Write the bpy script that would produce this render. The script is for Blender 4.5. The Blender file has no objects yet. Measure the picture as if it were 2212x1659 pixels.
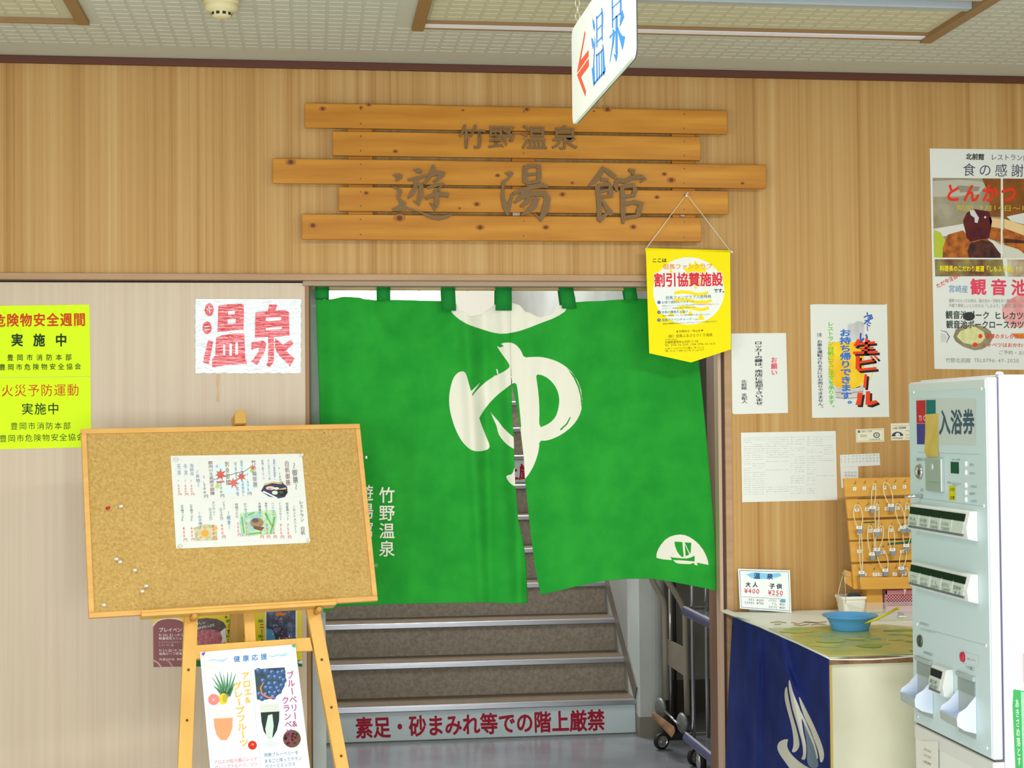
import bpy, math, random
import numpy as np
from math import sin, cos, pi, radians
from mathutils import Vector, Matrix
from mathutils.geometry import tessellate_polygon
random.seed(4)
SC = bpy.context.scene
COL = SC.collection

# ------------------------------------------------------------------ camera
F = 3352.1
CAM = Vector((0.0, -5.37, 1.58))
def _rot():
    p, r, y = -.0251293, -.00888484, -.12993268
    Ry = np.array([[cos(y), 0, sin(y)], [0, 1, 0], [-sin(y), 0, cos(y)]])
    Rp = np.array([[1, 0, 0], [0, cos(p), -sin(p)], [0, sin(p), cos(p)]])
    Rr = np.array([[cos(r), -sin(r), 0], [sin(r), cos(r), 0], [0, 0, 1]])
    W = np.array([[1, 0, 0], [0, 0, -1], [0, 1, 0]])
    return Rr @ Rp @ Ry @ W
MR = _rot()
cam = bpy.data.cameras.new('camera'); cam.sensor_width = 36.0; cam.lens = F / 2212 * 36.0
cam.clip_start = 0.05; cam.clip_end = 60
co = bpy.data.objects.new('camera', cam); COL.objects.link(co)
mw = Matrix.Identity(4)
for i in range(3):
    mw[i][0] = MR[0][i]; mw[i][1] = -MR[1][i]; mw[i][2] = -MR[2][i]; mw[i][3] = CAM[i]
co.matrix_world = mw
SC.camera = co

# ------------------------------------------------------------------ world, lights, exposure
wd = bpy.data.worlds.new('world'); SC.world = wd; wd.use_nodes = True
wd.node_tree.nodes['Background'].inputs[0].default_value = (0.93, 0.97, 1.0, 1)
wd.node_tree.nodes['Background'].inputs[1].default_value = 1.0
def area(name, loc, aim, sx, sy, power, col=(1, 1, 1)):
    l = bpy.data.lights.new(name, 'AREA'); l.shape = 'RECTANGLE'; l.size = sx; l.size_y = sy
    l.energy = power; l.color = col
    o = bpy.data.objects.new(name, l); COL.objects.link(o); o.location = loc
    o.rotation_euler = (Vector(aim) - Vector(loc)).to_track_quat('-Z', 'Y').to_euler()
    return o
area('window_light', (0.1, -6.45, 1.1), (0.1, 0, 1.1), 3.4, 1.4, 170, (0.95, 0.985, 1.0))
area('window_light_left', (-3.3, -4.0, 1.2), (1.3, -1.0, 1.0), 2.0, 1.3, 80, (0.94, 0.98, 1.0))
area('ceiling_lamp_right', (2.0, -2.5, 2.79), (2.0, -2.3, 0), 1.2, .3, 62, (1.0, 1.0, .97))
area('ceiling_lamp_left', (-.5, -2.7, 2.79), (-.5, -2.5, 0), 1.2, .3, 30, (1.0, 1.0, .97))
area('stairwell_window_light', (0.75, 4.6, 4.3), (0.8, 4.4, 0.0), 1.3, 1.6, 240, (0.97, 0.98, 1.0))
area('hall_fill_light', (0.7, 1.2, 2.75), (0.7, 1.25, 0.0), 0.7, 0.7, 28, (1.0, 0.99, 0.96))  # fill added to brighten the dark hall and alcove, not a known lamp
SC.view_settings.view_transform = 'Standard'
SC.view_settings.look = 'None'
SC.view_settings.exposure = -0.28
SC.view_settings.gamma = 1.0
SC.view_settings.use_curve_mapping = False
SC.cycles.max_bounces = 7
SC.cycles.diffuse_bounces = 4
SC.cycles.sample_clamp_indirect = 4.0

# ------------------------------------------------------------------ pixel -> plane
def ray(px, py):
    v = MR.T @ np.array([(px - 1106) / F, (py - 829.5) / F, 1.0])
    return Vector(v)
class Pl:
    def __init__(s, p0, n): s.p = Vector(p0); s.n = Vector(n).normalized()
    def at(s, px, py, off=0.0):
        d = ray(px, py); q = s.p + s.n * off
        return CAM + d * ((q - CAM).dot(s.n) / d.dot(s.n))
    def sh(s, o): return Pl(s.p + s.n * o, s.n)
def PY(y): return Pl((0, y, 0), (0, -1, 0))
def PX(x): return Pl((x, 0, 0), (-1, 0, 0))
def PZ(z): return Pl((0, 0, z), (0, 0, 1))
def dep(px, py, D): return CAM + ray(px, py) * D

# ------------------------------------------------------------------ materials
def lin(c): return tuple(((v / 255) / 12.92 if v / 255 <= .04045 else ((v / 255 + .055) / 1.055) ** 2.4) for v in c) + (1,)
MATS = {}
def mat(name, col, rough=.6, metal=0.0, spec=.4, col2=None, scale=(8, 8, 8), detail=4, lo=.35, hi=.65,
        bump=0.0, bscale=None, coat=0.0, trans=0.0, emit=None, estr=0, alpha=1.0, ior=1.45):
    if name in MATS: return MATS[name]
    m = bpy.data.materials.new(name); m.use_nodes = True; nt = m.node_tree; n = nt.nodes
    b = n['Principled BSDF']; b.inputs['Base Color'].default_value = lin(col)
    b.inputs['Roughness'].default_value = rough; b.inputs['Metallic'].default_value = metal
    b.inputs['Specular IOR Level'].default_value = spec
    b.inputs['Coat Weight'].default_value = coat
    b.inputs['Transmission Weight'].default_value = trans
    b.inputs['IOR'].default_value = ior
    b.inputs['Alpha'].default_value = alpha
    if emit: b.inputs['Emission Color'].default_value = lin(emit); b.inputs['Emission Strength'].default_value = estr
    tc = n.new('ShaderNodeTexCoord')
    if col2:
        mp = n.new('ShaderNodeMapping'); mp.inputs['Scale'].default_value = scale
        nz = n.new('ShaderNodeTexNoise'); nz.inputs['Scale'].default_value = 1; nz.inputs['Detail'].default_value = detail
        r = n.new('ShaderNodeValToRGB'); r.color_ramp.elements[0].color = lin(col); r.color_ramp.elements[1].color = lin(col2)
        r.color_ramp.elements[0].position = lo; r.color_ramp.elements[1].position = hi
        nt.links.new(tc.outputs['Object'], mp.inputs[0]); nt.links.new(mp.outputs[0], nz.inputs['Vector'])
        nt.links.new(nz.outputs[0], r.inputs[0]); nt.links.new(r.outputs[0], b.inputs['Base Color'])
    if bump:
        mp2 = n.new('ShaderNodeMapping'); mp2.inputs['Scale'].default_value = bscale or scale
        n2 = n.new('ShaderNodeTexNoise'); n2.inputs['Scale'].default_value = 1; n2.inputs['Detail'].default_value = 3
        bp = n.new('ShaderNodeBump'); bp.inputs['Strength'].default_value = bump; bp.inputs['Distance'].default_value = .002
        nt.links.new(tc.outputs['Object'], mp2.inputs[0]); nt.links.new(mp2.outputs[0], n2.inputs['Vector'])
        nt.links.new(n2.outputs[0], bp.inputs['Height']); nt.links.new(bp.outputs[0], b.inputs['Normal'])
    MATS[name] = m
    return m
def ink(c, rough=.6):
    return mat('ink_%d_%d_%d%s' % (c[0], c[1], c[2], '' if rough == .6 else '_gloss'), c, rough, spec=.3)

def wood_wall():
    m = bpy.data.materials.new('wood_grain_panel'); m.use_nodes = True; nt = m.node_tree; n = nt.nodes; L = nt.links.new
    b = n['Principled BSDF']; b.inputs['Roughness'].default_value = .55; b.inputs['Specular IOR Level'].default_value = .3
    tc = n.new('ShaderNodeTexCoord'); outs = []
    for sc_, det in (((9, 1, .06), 3), ((46, 1, .12), 4), ((170, 1, .8), 2)):
        mp = n.new('ShaderNodeMapping'); mp.inputs['Scale'].default_value = sc_
        nz = n.new('ShaderNodeTexNoise'); nz.inputs['Scale'].default_value = 1; nz.inputs['Detail'].default_value = det
        L(tc.outputs['Object'], mp.inputs[0]); L(mp.outputs[0], nz.inputs['Vector']); outs.append(nz.outputs[0])
    def mth(op, a, c):
        k = n.new('ShaderNodeMath'); k.operation = op
        for i, v in enumerate((a, c)):
            if isinstance(v, (int, float)): k.inputs[i].default_value = v
            else: L(v, k.inputs[i])
        return k.outputs[0]
    s = mth('ADD', mth('MULTIPLY', outs[0], .40), mth('ADD', mth('MULTIPLY', outs[1], .42), mth('MULTIPLY', outs[2], .18)))
    r = n.new('ShaderNodeValToRGB'); e = r.color_ramp.elements
    e[0].position = .35; e[0].color = lin(WALLC[0]); e[1].position = .65; e[1].color = lin(WALLC[2])
    x = e.new(.49); x.color = lin(WALLC[1])
    L(s, r.inputs[0]); L(r.outputs[0], b.inputs['Base Color'])
    return m
WALLC = [(162, 116, 60), (186, 145, 86), (202, 167, 112)]

# ------------------------------------------------------------------ mesh building
class MB:
    def __init__(s): s.v = []; s.f = []; s.m = []; s.sm = []
    def face(s, idx, mi=0, smooth=False): s.f.append(tuple(idx)); s.m.append(mi); s.sm.append(smooth)
    def box(s, x0, x1, y0, y1, z0, z1, mi=0, R=None, o=None):
        k = len(s.v)
        for x in (x0, x1):
            for y in (y0, y1):
                for z in (z0, z1):
                    p = Vector((x, y, z))
                    if R is not None: p = R @ p
                    if o is not None: p = p + Vector(o)
                    s.v.append(p)
        for q in ((0, 1, 3, 2), (4, 6, 7, 5), (0, 4, 5, 1), (2, 3, 7, 6), (0, 2, 6, 4), (1, 5, 7, 3)): s.face([k + i for i in q], mi)
        return s
    def prism(s, pts, ext, mi=0):
        """closed outline pts (3D, planar) pushed along ext"""
        k = len(s.v); n = len(pts); ext = Vector(ext)
        s.v += [Vector(p) for p in pts] + [Vector(p) + ext for p in pts]
        nrm = Vector((0, 0, 0))
        for i in range(n): nrm += Vector(pts[i]).cross(Vector(pts[(i + 1) % n]))
        tri = tessellate_polygon([[Vector(p) for p in pts]])
        for t in tri:
            a, b, c = [Vector(pts[i]) for i in t]
            fl = (b - a).cross(c - a).dot(ext) > 0
            t0 = tuple(t) if not fl else tuple(reversed(t))
            s.face([k + i for i in t0], mi); s.face([k + n + i for i in reversed(t0)], mi)
        fl = nrm.dot(ext) > 0
        for i in range(n):
            j = (i + 1) % n
            q = (k + i, k + j, k + n + j, k + n + i)
            s.face(q if fl else q[::-1], mi)
        return s
    def tube(s, pts, r, seg=8, mi=0, cap=True):
        pts = [Vector(p) for p in pts]; k = len(s.v); n = len(pts); rr = r if isinstance(r, (list, tuple)) else [r] * n
        up = None
        for i, p in enumerate(pts):
            d = (pts[min(i + 1, n - 1)] - pts[max(i - 1, 0)]).normalized()
            if up is None:
                up = Vector((0, 0, 1)) if abs(d.z) < .9 else Vector((1, 0, 0))
            a = d.cross(up).normalized(); b = a.cross(d).normalized(); up = b
            for j in range(seg):
                t = 2 * pi * j / seg; s.v.append(p + (a * cos(t) + b * sin(t)) * rr[i])
        for i in range(n - 1):
            for j in range(seg):
                j2 = (j + 1) % seg
                s.face((k + i * seg + j, k + i * seg + j2, k + (i + 1) * seg + j2, k + (i + 1) * seg + j), mi, True)
        if cap:
            s.face([k + j for j in reversed(range(seg))], mi); s.face([k + (n - 1) * seg + j for j in range(seg)], mi)
        return s
    def lathe(s, prof, c, axis=(0, 0, 1), seg=24, mi=0):
        """prof: list of (radius, height along axis)"""
        ax = Vector(axis).normalized(); a = ax.orthogonal().normalized(); b = ax.cross(a); k = len(s.v); c = Vector(c)
        for r, h in prof:
            for j in range(seg):
                t = 2 * pi * j / seg; s.v.append(c + ax * h + (a * cos(t) + b * sin(t)) * max(r, 1e-5))
        for i in range(len(prof) - 1):
            for j in range(seg):
                j2 = (j + 1) % seg
                s.face((k + i * seg + j, k + i * seg + j2, k + (i + 1) * seg + j2, k + (i + 1) * seg + j), mi, True)
        return s
    def cyl(s, c, r, h, axis=(0, 0, 1), seg=16, mi=0):
        ax = Vector(axis).normalized(); c = Vector(c)
        return s.tube([c, c + ax * h], r, seg, mi)
WL = {}
def link(name, mb, mats, parent=None, bevel=0.0, seg=2, origin=None):
    me = bpy.data.meshes.new(name)
    vs = mb.v
    if origin is None:
        if vs:
            lo = Vector([min(v[i] for v in vs) for i in range(3)]); hi = Vector([max(v[i] for v in vs) for i in range(3)])
            origin = (lo + hi) / 2
        else: origin = Vector((0, 0, 0))
    origin = Vector(origin)
    me.from_pydata([tuple(Vector(v) - origin) for v in vs], [], mb.f)
    for m in (mats if isinstance(mats, (list, tuple)) else [mats]): me.materials.append(m)
    me.polygons.foreach_set('material_index', mb.m); me.polygons.foreach_set('use_smooth', mb.sm)
    me.update()
    o = bpy.data.objects.new(name, me); COL.objects.link(o)
    WL[o.name] = origin
    if parent is not None:
        o.parent = parent; o.location = origin - WL[parent.name]
    else: o.location = origin
    if bevel:
        b = o.modifiers.new('edge', 'BEVEL'); b.width = bevel; b.segments = seg; b.limit_method = 'ANGLE'
    return o
def tag(o, label, cat, group=None):
    o['label'] = label; o['category'] = cat
    if group: o['group'] = group
    return o
def struct(o): o['kind'] = 'structure'; return o
def stuff(o): o['kind'] = 'stuff'; return o
def thing(name, loc, label, cat, group=None):
    o = bpy.data.objects.new(name, None); COL.objects.link(o); o.location = loc; o.empty_display_size = .05
    WL[o.name] = Vector(loc)
    return tag(o, label, cat, group)
def copy_tree(root, loc, label=None, group=None):
    r = root.copy(); COL.objects.link(r); r.location = loc; WL[r.name] = Vector(loc)
    if label: r['label'] = label
    if group: r['group'] = group
    for ch in list(root.children):
        c = ch.copy(); COL.objects.link(c); c.parent = r
        for g in list(ch.children):
            d = g.copy(); COL.objects.link(d); d.parent = c
    return r

# ------------------------------------------------------------------ glyphs
_fc = bpy.data.curves.new('glyph_source', 'FONT'); _fo = bpy.data.objects.new('glyph_source', _fc); COL.objects.link(_fo)
GL = {}
def glyph(ch, w=0.0, res=2):
    key = (ch, round(w, 3), res)
    if key not in GL:
        _fc.body = ch; _fc.offset = w; _fc.resolution_u = res
        bpy.context.view_layer.update()
        ev = _fo.evaluated_get(bpy.context.evaluated_depsgraph_get()); me = ev.to_mesh()
        vs = [(v.co.x, v.co.y) for v in me.vertices]; fs = [tuple(p.vertices) for p in me.polygons]
        ev.to_mesh_clear()
        GL[key] = (vs, fs)
    return GL[key]

ID = (0, 0, 1.0)
class Print:
    """flat print on a plane; coordinates are given in photograph pixels through a crop transform (ox, oy, scale)"""
    def __init__(s, plane, off, step=.00012):
        s.pl = plane; s.off = off; s.step = step; s.mb = MB(); s.mats = []; s.T = ID; s.single = False; s.kw = 1.0; s.ext = 0; s.cnt = 0
    def mi(s, col):
        m = ink(col) if isinstance(col, tuple) else col
        if m not in s.mats: s.mats.append(m)
        return s.mats.index(m)
    def w(s, x, y, z): return s.pl.at(s.T[0] + x / s.T[2], s.T[1] + y / s.T[2], s.off + s.step * z)
    def poly(s, pts, col, z=0):
        if s.ext:
            s.cnt += 1
            s.mb.prism([s.w(x, y, z + s.cnt * 2.5) for x, y in pts], -s.pl.n * s.ext, s.mi(col)); return
        k = len(s.mb.v); P = [s.w(x, y, z) for x, y in pts]; s.mb.v += P
        tri = tessellate_polygon([[Vector((x, y, 0)) for x, y in pts]]); mi = s.mi(col)
        for t in tri:
            a, b, c = [P[i] for i in t]
            t = tuple(t) if (b - a).cross(c - a).dot(s.pl.n) > 0 else tuple(reversed(t))
            s.mb.face([k + i for i in t], mi)
    def rect(s, x0, y0, x1, y1, col, z=0): s.poly([(x0, y0), (x1, y0), (x1, y1), (x0, y1)], col, z)
    def disc(s, x, y, rx, ry, col, z=0, n=28, a0=0, a1=2 * pi):
        s.poly([(x + rx * cos(a0 + (a1 - a0) * i / n), y + ry * sin(a0 + (a1 - a0) * i / n)) for i in range(n)], col, z)
    def stroke(s, pts, wd, col, z=0):
        n = len(pts); ws = [q * s.kw for q in (wd if isinstance(wd, (list, tuple)) else [wd] * n)]; A = []; B = []
        for i, (x, y) in enumerate(pts):
            x0, y0 = pts[max(i - 1, 0)]; x1, y1 = pts[min(i + 1, n - 1)]
            dx, dy = x1 - x0, y1 - y0; l = math.hypot(dx, dy) or 1
            A.append((x - dy / l * ws[i] / 2, y + dx / l * ws[i] / 2)); B.append((x + dy / l * ws[i] / 2, y - dx / l * ws[i] / 2))
        if s.ext:
            s.cnt += 1; q = z + s.cnt * 2.5; k = len(s.mb.v); mi = s.mi(col)
            F0 = [s.w(x, y, q) for x, y in A + B]; s.mb.v += F0 + [p - s.pl.n * s.ext for p in F0]; N = 2 * n
            for i in range(n - 1):
                s.mb.face((k + i, k + i + 1, k + n + i + 1, k + n + i), mi)
                s.mb.face((k + i, k + N + i, k + N + i + 1, k + i + 1), mi); s.mb.face((k + n + i, k + n + i + 1, k + N + n + i + 1, k + N + n + i), mi)
            for i in (0, n - 1): s.mb.face((k + i, k + n + i, k + N + n + i, k + N + i), mi)
            return
        k = len(s.mb.v); mi = s.mi(col)
        s.mb.v += [s.w(x, y, z) for x, y in A + B]
        for i in range(n - 1): s.mb.face((k + i, k + i + 1, k + n + i + 1, k + n + i), mi)
    def glyph(s, ch, O, U, V, col, w, z, res):
        """cell: O top-left, U along width, V down (pixel vectors)"""
        if ch in ' \u3000': return
        if not s.single and w <= .006: w = 0.0
        if w > .006 and not s.single:
            sh = [(w, 0), (-w, 0), (0, w), (0, -w)] if w < .05 else [(w * cos(q * pi / 5), w * sin(q * pi / 5)) for q in range(10)]
            if w > .02: sh = sh + [(w * .7, w * .7), (-w * .7, -w * .7), (w * .7, -w * .7), (-w * .7, w * .7)]
            for i, (a, b) in enumerate(sh):
                s.glyph(ch, (O[0] + U[0] * a + V[0] * b, O[1] + U[1] * a + V[1] * b), U, V, col, 0.0, z + i * .08, res)
            return
        vs, fs = glyph(ch, w, res); k = len(s.mb.v); mi = s.mi(col)
        asc = ord(ch) < 0x250
        for x, y in vs:
            if asc: a = x; b = .80 - y
            else: a = x; b = .88 - y
            s.mb.v.append(s.w(O[0] + U[0] * a + V[0] * b, O[1] + U[1] * a + V[1] * b, z))
        for f in fs: s.mb.face([k + i for i in f], mi)
    def text(s, t, x0, y0, x1, y1, h, col, w=.0, z=1, cw=None, res=2, skew=0.0):
        """horizontal line from (x0,y0) top-left to (x1,y1) top-right, cell height h"""
        n = len(t); L = math.hypot(x1 - x0, y1 - y0); ux, uy = (x1 - x0) / L, (y1 - y0) / L
        wt = [.6 if ord(c) < 0x250 else 1.0 for c in t]
        if cw is None:
            unit = L / sum(wt); pos = 0.0
            for c, q in zip(t, wt):
                s.glyph(c, (x0 + ux * pos, y0 + uy * pos), (ux * unit, uy * unit), (-uy * h + skew * h, ux * h), col, w, z, res)
                pos += unit * q
        else:
            pitch = (L - cw) / max(n - 1, 1)
            for i, c in enumerate(t):
                pos = pitch * i
                s.glyph(c, (x0 + ux * pos, y0 + uy * pos), (ux * cw, uy * cw), (-uy * h + skew * h, ux * h), col, w, z, res)
    def vtext(s, t, x0, y0, x1, y1, wd, col, w=.0, z=1, ch=None, res=2):
        """vertical line; (x0,y0) top-left of first cell, (x1,y1) bottom-left of last, cell width wd"""
        n = len(t); L = math.hypot(x1 - x0, y1 - y0); ux, uy = (x1 - x0) / L, (y1 - y0) / L
        pit = L / n; hh = ch or pit
        for i, c in enumerate(t):
            O = (x0 + ux * pit * i, y0 + uy * pit * i); U = (uy * wd, -ux * wd); V = (ux * hh, uy * hh)
            if c in 'ー〜～：（）()「」-':
                # rotate the sign by a quarter turn for vertical setting
                s.glyph(c, (O[0] + U[0], O[1] + U[1]), V, (-U[0], -U[1]), col, w, z, res)
            elif c in '。、':
                s.glyph(c, (O[0] + U[0] * .6, O[1] - V[1] * .45), U, V, col, w, z, res)
            else: s.glyph(c, O, U, V, col, w, z, res)
    def flush(s, name, parent):
        o = link(name, s.mb, s.mats, parent); s.mb = MB(); s.mats = []; return o
    def build(s, name, parent, label=None):
        if not s.mb.f: return None
        o = link(name, s.mb, s.mats, parent)
        if label: o['label'] = label
        return o
    def solid(s, name, parent, thick, mats=None):
        """turn the flat faces into raised pieces"""
        o = link(name, s.mb, mats or s.mats, parent)
        md = o.modifiers.new('thickness', 'SOLIDIFY'); md.thickness = thick; md.offset = -1
        return o
def tri(s, *a): pass
def sheet(name, plane, px, m, off=.0012, th=.0005, parent=None, T=ID):
    P = [plane.at(T[0] + x / T[2], T[1] + y / T[2], off) for x, y in px]
    return link(name, MB().prism(P, plane.n * th), m, parent)
PAPER = lambda: mat('white_paper', (224, 227, 220), .55, spec=.3)

# ================================================================== SETTING
ZC = 2.83
wallm = wood_wall()
plaster = mat('pale_plaster', (194, 200, 196), .8, col2=(180, 186, 182), scale=(3, 3, 3), bump=.15, bscale=(60, 60, 60))
white_plaster = mat('stairwell_plaster', (232, 228, 214), .85, bump=.3, bscale=(70, 70, 70))
greyp = mat('grey_hall_paint', (168, 170, 164), .8, col2=(150, 152, 146), scale=(2, 2, 2))
w = MB()
w.box(-3.4, 4.2, 0, .12, 2.098, ZC + .05)
w.box(1.486, 4.2, 0, .12, 0, 2.098)
w.box(-3.4, -.10, .06, .12, 0, 2.098)
struct(link('wall_front', w, wallm))
whitew = mat('white_room_wall', (176, 178, 176), .8, bump=.1, bscale=(40, 40, 40))
struct(link('wall_left', MB().box(-3.52, -3.4, -6.6, .0, 0, ZC + .05), whitew))
struct(link('wall_right', MB().box(4.2, 4.32, -6.6, .0, 0, ZC + .05), whitew))
b = MB(); b.box(-3.4, 4.2, -6.62, -6.5, 0, .18); b.box(-3.4, 4.2, -6.62, -6.5, 1.75, ZC + .05)
b.box(-3.4, -1.65, -6.62, -6.5, .18, 1.75); b.box(1.85, 4.2, -6.62, -6.5, .18, 1.75)
struct(link('wall_back', b, whitew))
struct(link('floor', MB().box(-3.5, 4.3, -6.62, .0, -.1, 0), mat('lobby_floor_tile', (214, 214, 208), .4, col2=(206, 206, 200), scale=(4, 4, 4))))
struct(link('floor_hall', MB().box(-3.5, 4.3, 0, 7.8, -.1, 0), mat('grey_vinyl_floor', (124, 126, 130), .22, spec=.5, col2=(108, 110, 114), scale=(3, 3, 3), detail=6)))
ceilm = mat('ceiling_board', (196, 196, 180), .85, spec=.2)
padm = mat('ceiling_pad', (199, 199, 184), .8, spec=.2)
h2 = (.326, 2.038, -1.30, -.505); h1 = (-1.75, -.666, -1.30, -.481)      # ceiling openings x0,x1,y0,y1
c = MB()
c.box(-3.4, 4.2, -.48, .12, ZC, ZC + .05)
c.box(-3.4, 4.2, -6.6, -1.30, ZC, ZC + .05)
c.box(-3.4, h1[0], -1.30, -.48, ZC, ZC + .05); c.box(h1[1], h2[0], -1.30, -.48, ZC, ZC + .05)
c.box(h2[1], 4.2, -1.30, -.48, ZC, ZC + .05); c.box(h1[0], h1[1], -.481, -.48, ZC, ZC + .05)
c.box(h2[0], h2[1], -.505, -.48, ZC, ZC + .05)
ceil = struct(link('ceiling', c, ceilm))
pads = MB()
def wedge(m, x0, x1, y0, y1, z):
    k = len(m.v)
    m.v += [Vector(p) for p in ((x0, y0, z), (x1, y0, z), (x0, y0, z - .0020), (x1, y0, z - .0020), (x0, y1, z - .0004), (x1, y1, z - .0004), (x0, y1, z), (x1, y1, z))]
    for q in ((0, 1, 3, 2), (2, 3, 5, 4), (4, 5, 7, 6), (0, 2, 4, 6), (1, 7, 5, 3)): m.face([k + i for i in q])
PXP, PYP = .0535, .0475
i0 = int(-1.5 / PXP)
for i in range(i0, int(3.4 / PXP)):
    for j in range(0, 60):
        x = i * PXP + .012; y = -.165 - (j + 1) * PYP
        inh = None
        for hh in (h1, h2):
            if x + .05 > hh[0] and x < hh[1] and y < hh[3] and y + .045 > hh[2]: inh = hh
        z = ZC
        if inh: continue
        wedge(pads, x, x + .043, y, y + PYP, z)
stuff(link('embossed_pads', pads, padm, ceil))

def hatch(name, hh, label, inset, louvre):
    x0, x1, y0, y1 = hh
    t = thing(name, ((x0 + x1) / 2, (y0 + y1) / 2, ZC), label, 'ceiling hatch', None)
    brown = mat('hatch_brown_metal', (150, 118, 78), .45, .1)
    fw = .038
    for nm, q in (('frame_bar', (x0, x0 + fw, y0, y1)), ('frame_bar', (x1 - fw, x1, y0, y1))):
        link(nm, MB().box(q[0], q[1], q[2], q[3], ZC - .012, ZC + .05), brown, t, .002)
    for nm, q in (('frame_bar', (x0 + fw, x1 - fw, y1 - .014, y1)), ('frame_bar', (x0 + fw, x1 - fw, y0, y0 + .012))):
        link(nm, MB().box(q[0], q[1], q[2], q[3], ZC - (.004 if inset else .010), ZC + .05), brown, t, .001)
    px0, px1, py0, py1 = x0 + fw, x1 - fw, y0 + .012, y1 - .012
    if inset:
        link('reveal_strip', MB().prism([Vector(p) for p in ((px0 - .010, py1 - .050, ZC - .003), (px1, py1 - .034, ZC - .003), (px1, py1 - .002, ZC - .003), (px0 - .010, py1 - .002, ZC - .003))], (0, 0, .006)), mat('reveal_white_metal', (244, 242, 252), .6, spec=.3), t)
        py1 -= .052
        link('inner_rim', MB().box(px0, px1, py1 - .010, py1 - .003, ZC - .004, ZC + .03), brown, t)
    yb = y0 + .42 if louvre else py0
    pn = link('panel', MB().box(px0, px1, yb, py1, ZC + .006, ZC + .03), mat('hatch_panel_board', (200, 194, 164), .85, spec=.2), t)
    q = MB()
    y = py1 - .012
    while y - .034 > yb:
        x = px0 + .012
        while x + .041 < px1:
            wedge(q, x, x + .043, y - PYP, y, ZC + .006); x += PXP
        y -= PYP
    stuff(link('embossed_pads', q, mat('hatch_pad', (204, 199, 170), .8, spec=.2), pn))
    if louvre:
        link('louvre_rail', MB().box(px0, px1, yb - .035, yb, ZC - .006, ZC + .02), mat('louvre_grey_metal', (170, 180, 182), .4), t, .002)
        link('air_slot', MB().box(px0, px1, yb - .10, yb - .035, ZC + .03, ZC + .04), mat('slot_dark', (30, 28, 24), .8), t)
        link('louvre_blade', MB().box(px0, px1, y0 + .03, yb - .10, ZC - .002, ZC + .012), mat('hatch_panel_board', (206, 197, 160), .85), t, .002)
    return t
hatch('ceiling_hatch', h2, 'wide brown-framed ceiling hatch above the wooden name boards, with a white inner strip', True, True)
hatch('ceiling_hatch', h1, 'brown-framed ceiling hatch cut by the upper left corner', False, False)

struct(link('trim_1', MB().box(-3.4, 4.2, -.022, 0, 2.806, ZC), mat('crown_trim_brown', (92, 52, 38), .5), None, .002))
struct(link('trim_2', MB().box(-3.4, 4.2, -.008, .0, ZC - .003, ZC + .0), mat('crown_edge_line', (214, 222, 200), .5)))
tan = mat('tan_trim', (182, 148, 112), .42, spec=.4, col2=(170, 134, 98), scale=(2, 2, 30))
lt = MB(); lt.box(-3.4, 1.486, -.014, .04, 2.076, 2.098)
struct(link('trim_3', lt, tan, None, .002))
al = mat('door_track_aluminium', (164, 140, 118), .45, spec=.4)
dk = mat('door_track_dark', (78, 58, 50), .5)
tr = MB(); tr.box(-.02, 1.44, .0, .05, 2.058, 2.076, 0); tr.box(-3.4, 1.44, .004, .06, 2.072, 2.0775, 1)
struct(link('trim_4', tr, [al, dk], None, .0015))
# right jamb: face strip, groove, inner strip, reveal
brn = mat('jamb_brown', (128, 92, 66), .4, col2=(108, 74, 52), scale=(6, 6, 1.5))
j = MB(); j.box(1.462, 1.486, -.006, .05, 0, 2.076, 0); j.box(1.450, 1.462, .012, .05, 0, 2.076, 1); j.box(1.438, 1.450, -.002, .05, 0, 2.076, 2); j.box(1.446, 1.486, .05, .155, 0, 2.076, 3)
j.box(1.438, 1.446, .05, .155, 0, 2.076, 3)
struct(link('trim_5', j, [tan, mat('jamb_groove_dark', (86, 66, 58), .4), mat('jamb_strip', (190, 160, 136), .35, .1), brn], None, .0008))
j = MB(); j.box(-.10, -.03, .055, .12, 0, 2.076, 0)
struct(link('trim_6', j, brn))

# sliding door at the left
door = struct(link('door_1', MB().box(-3.2, -.012, .012, .047, .01, 2.069),
    mat('pale_door_laminate', (208, 192, 168), .38, spec=.4, col2=(200, 180, 156), scale=(60, 60, .8), detail=3, lo=.3, hi=.7), None, .0015))
struct(link('edge_strip', MB().box(-.012, .0005, .008, .05, .01, 2.069, 0), mat('door_edge_brown', (150, 112, 70), .45), door, .001))
struct(link('edge_rebate', MB().box(.0005, .006, .02, .05, .01, 2.069, 0), mat('door_edge_dark', (86, 74, 58), .5), door))
pr = Print(PY(.012), .0004); pr.T = (0, 600, 3.253)
pr.poly([(1520, 672), (1545, 672), (1542, 760), (1535, 770), (1540, 800), (1542, 870), (1520, 872), (1518, 850), (1527, 810), (1524, 775), (1518, 755)], mat('door_stain', (204, 172, 132), .5))
pr.build('glue_stain', door)

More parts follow.
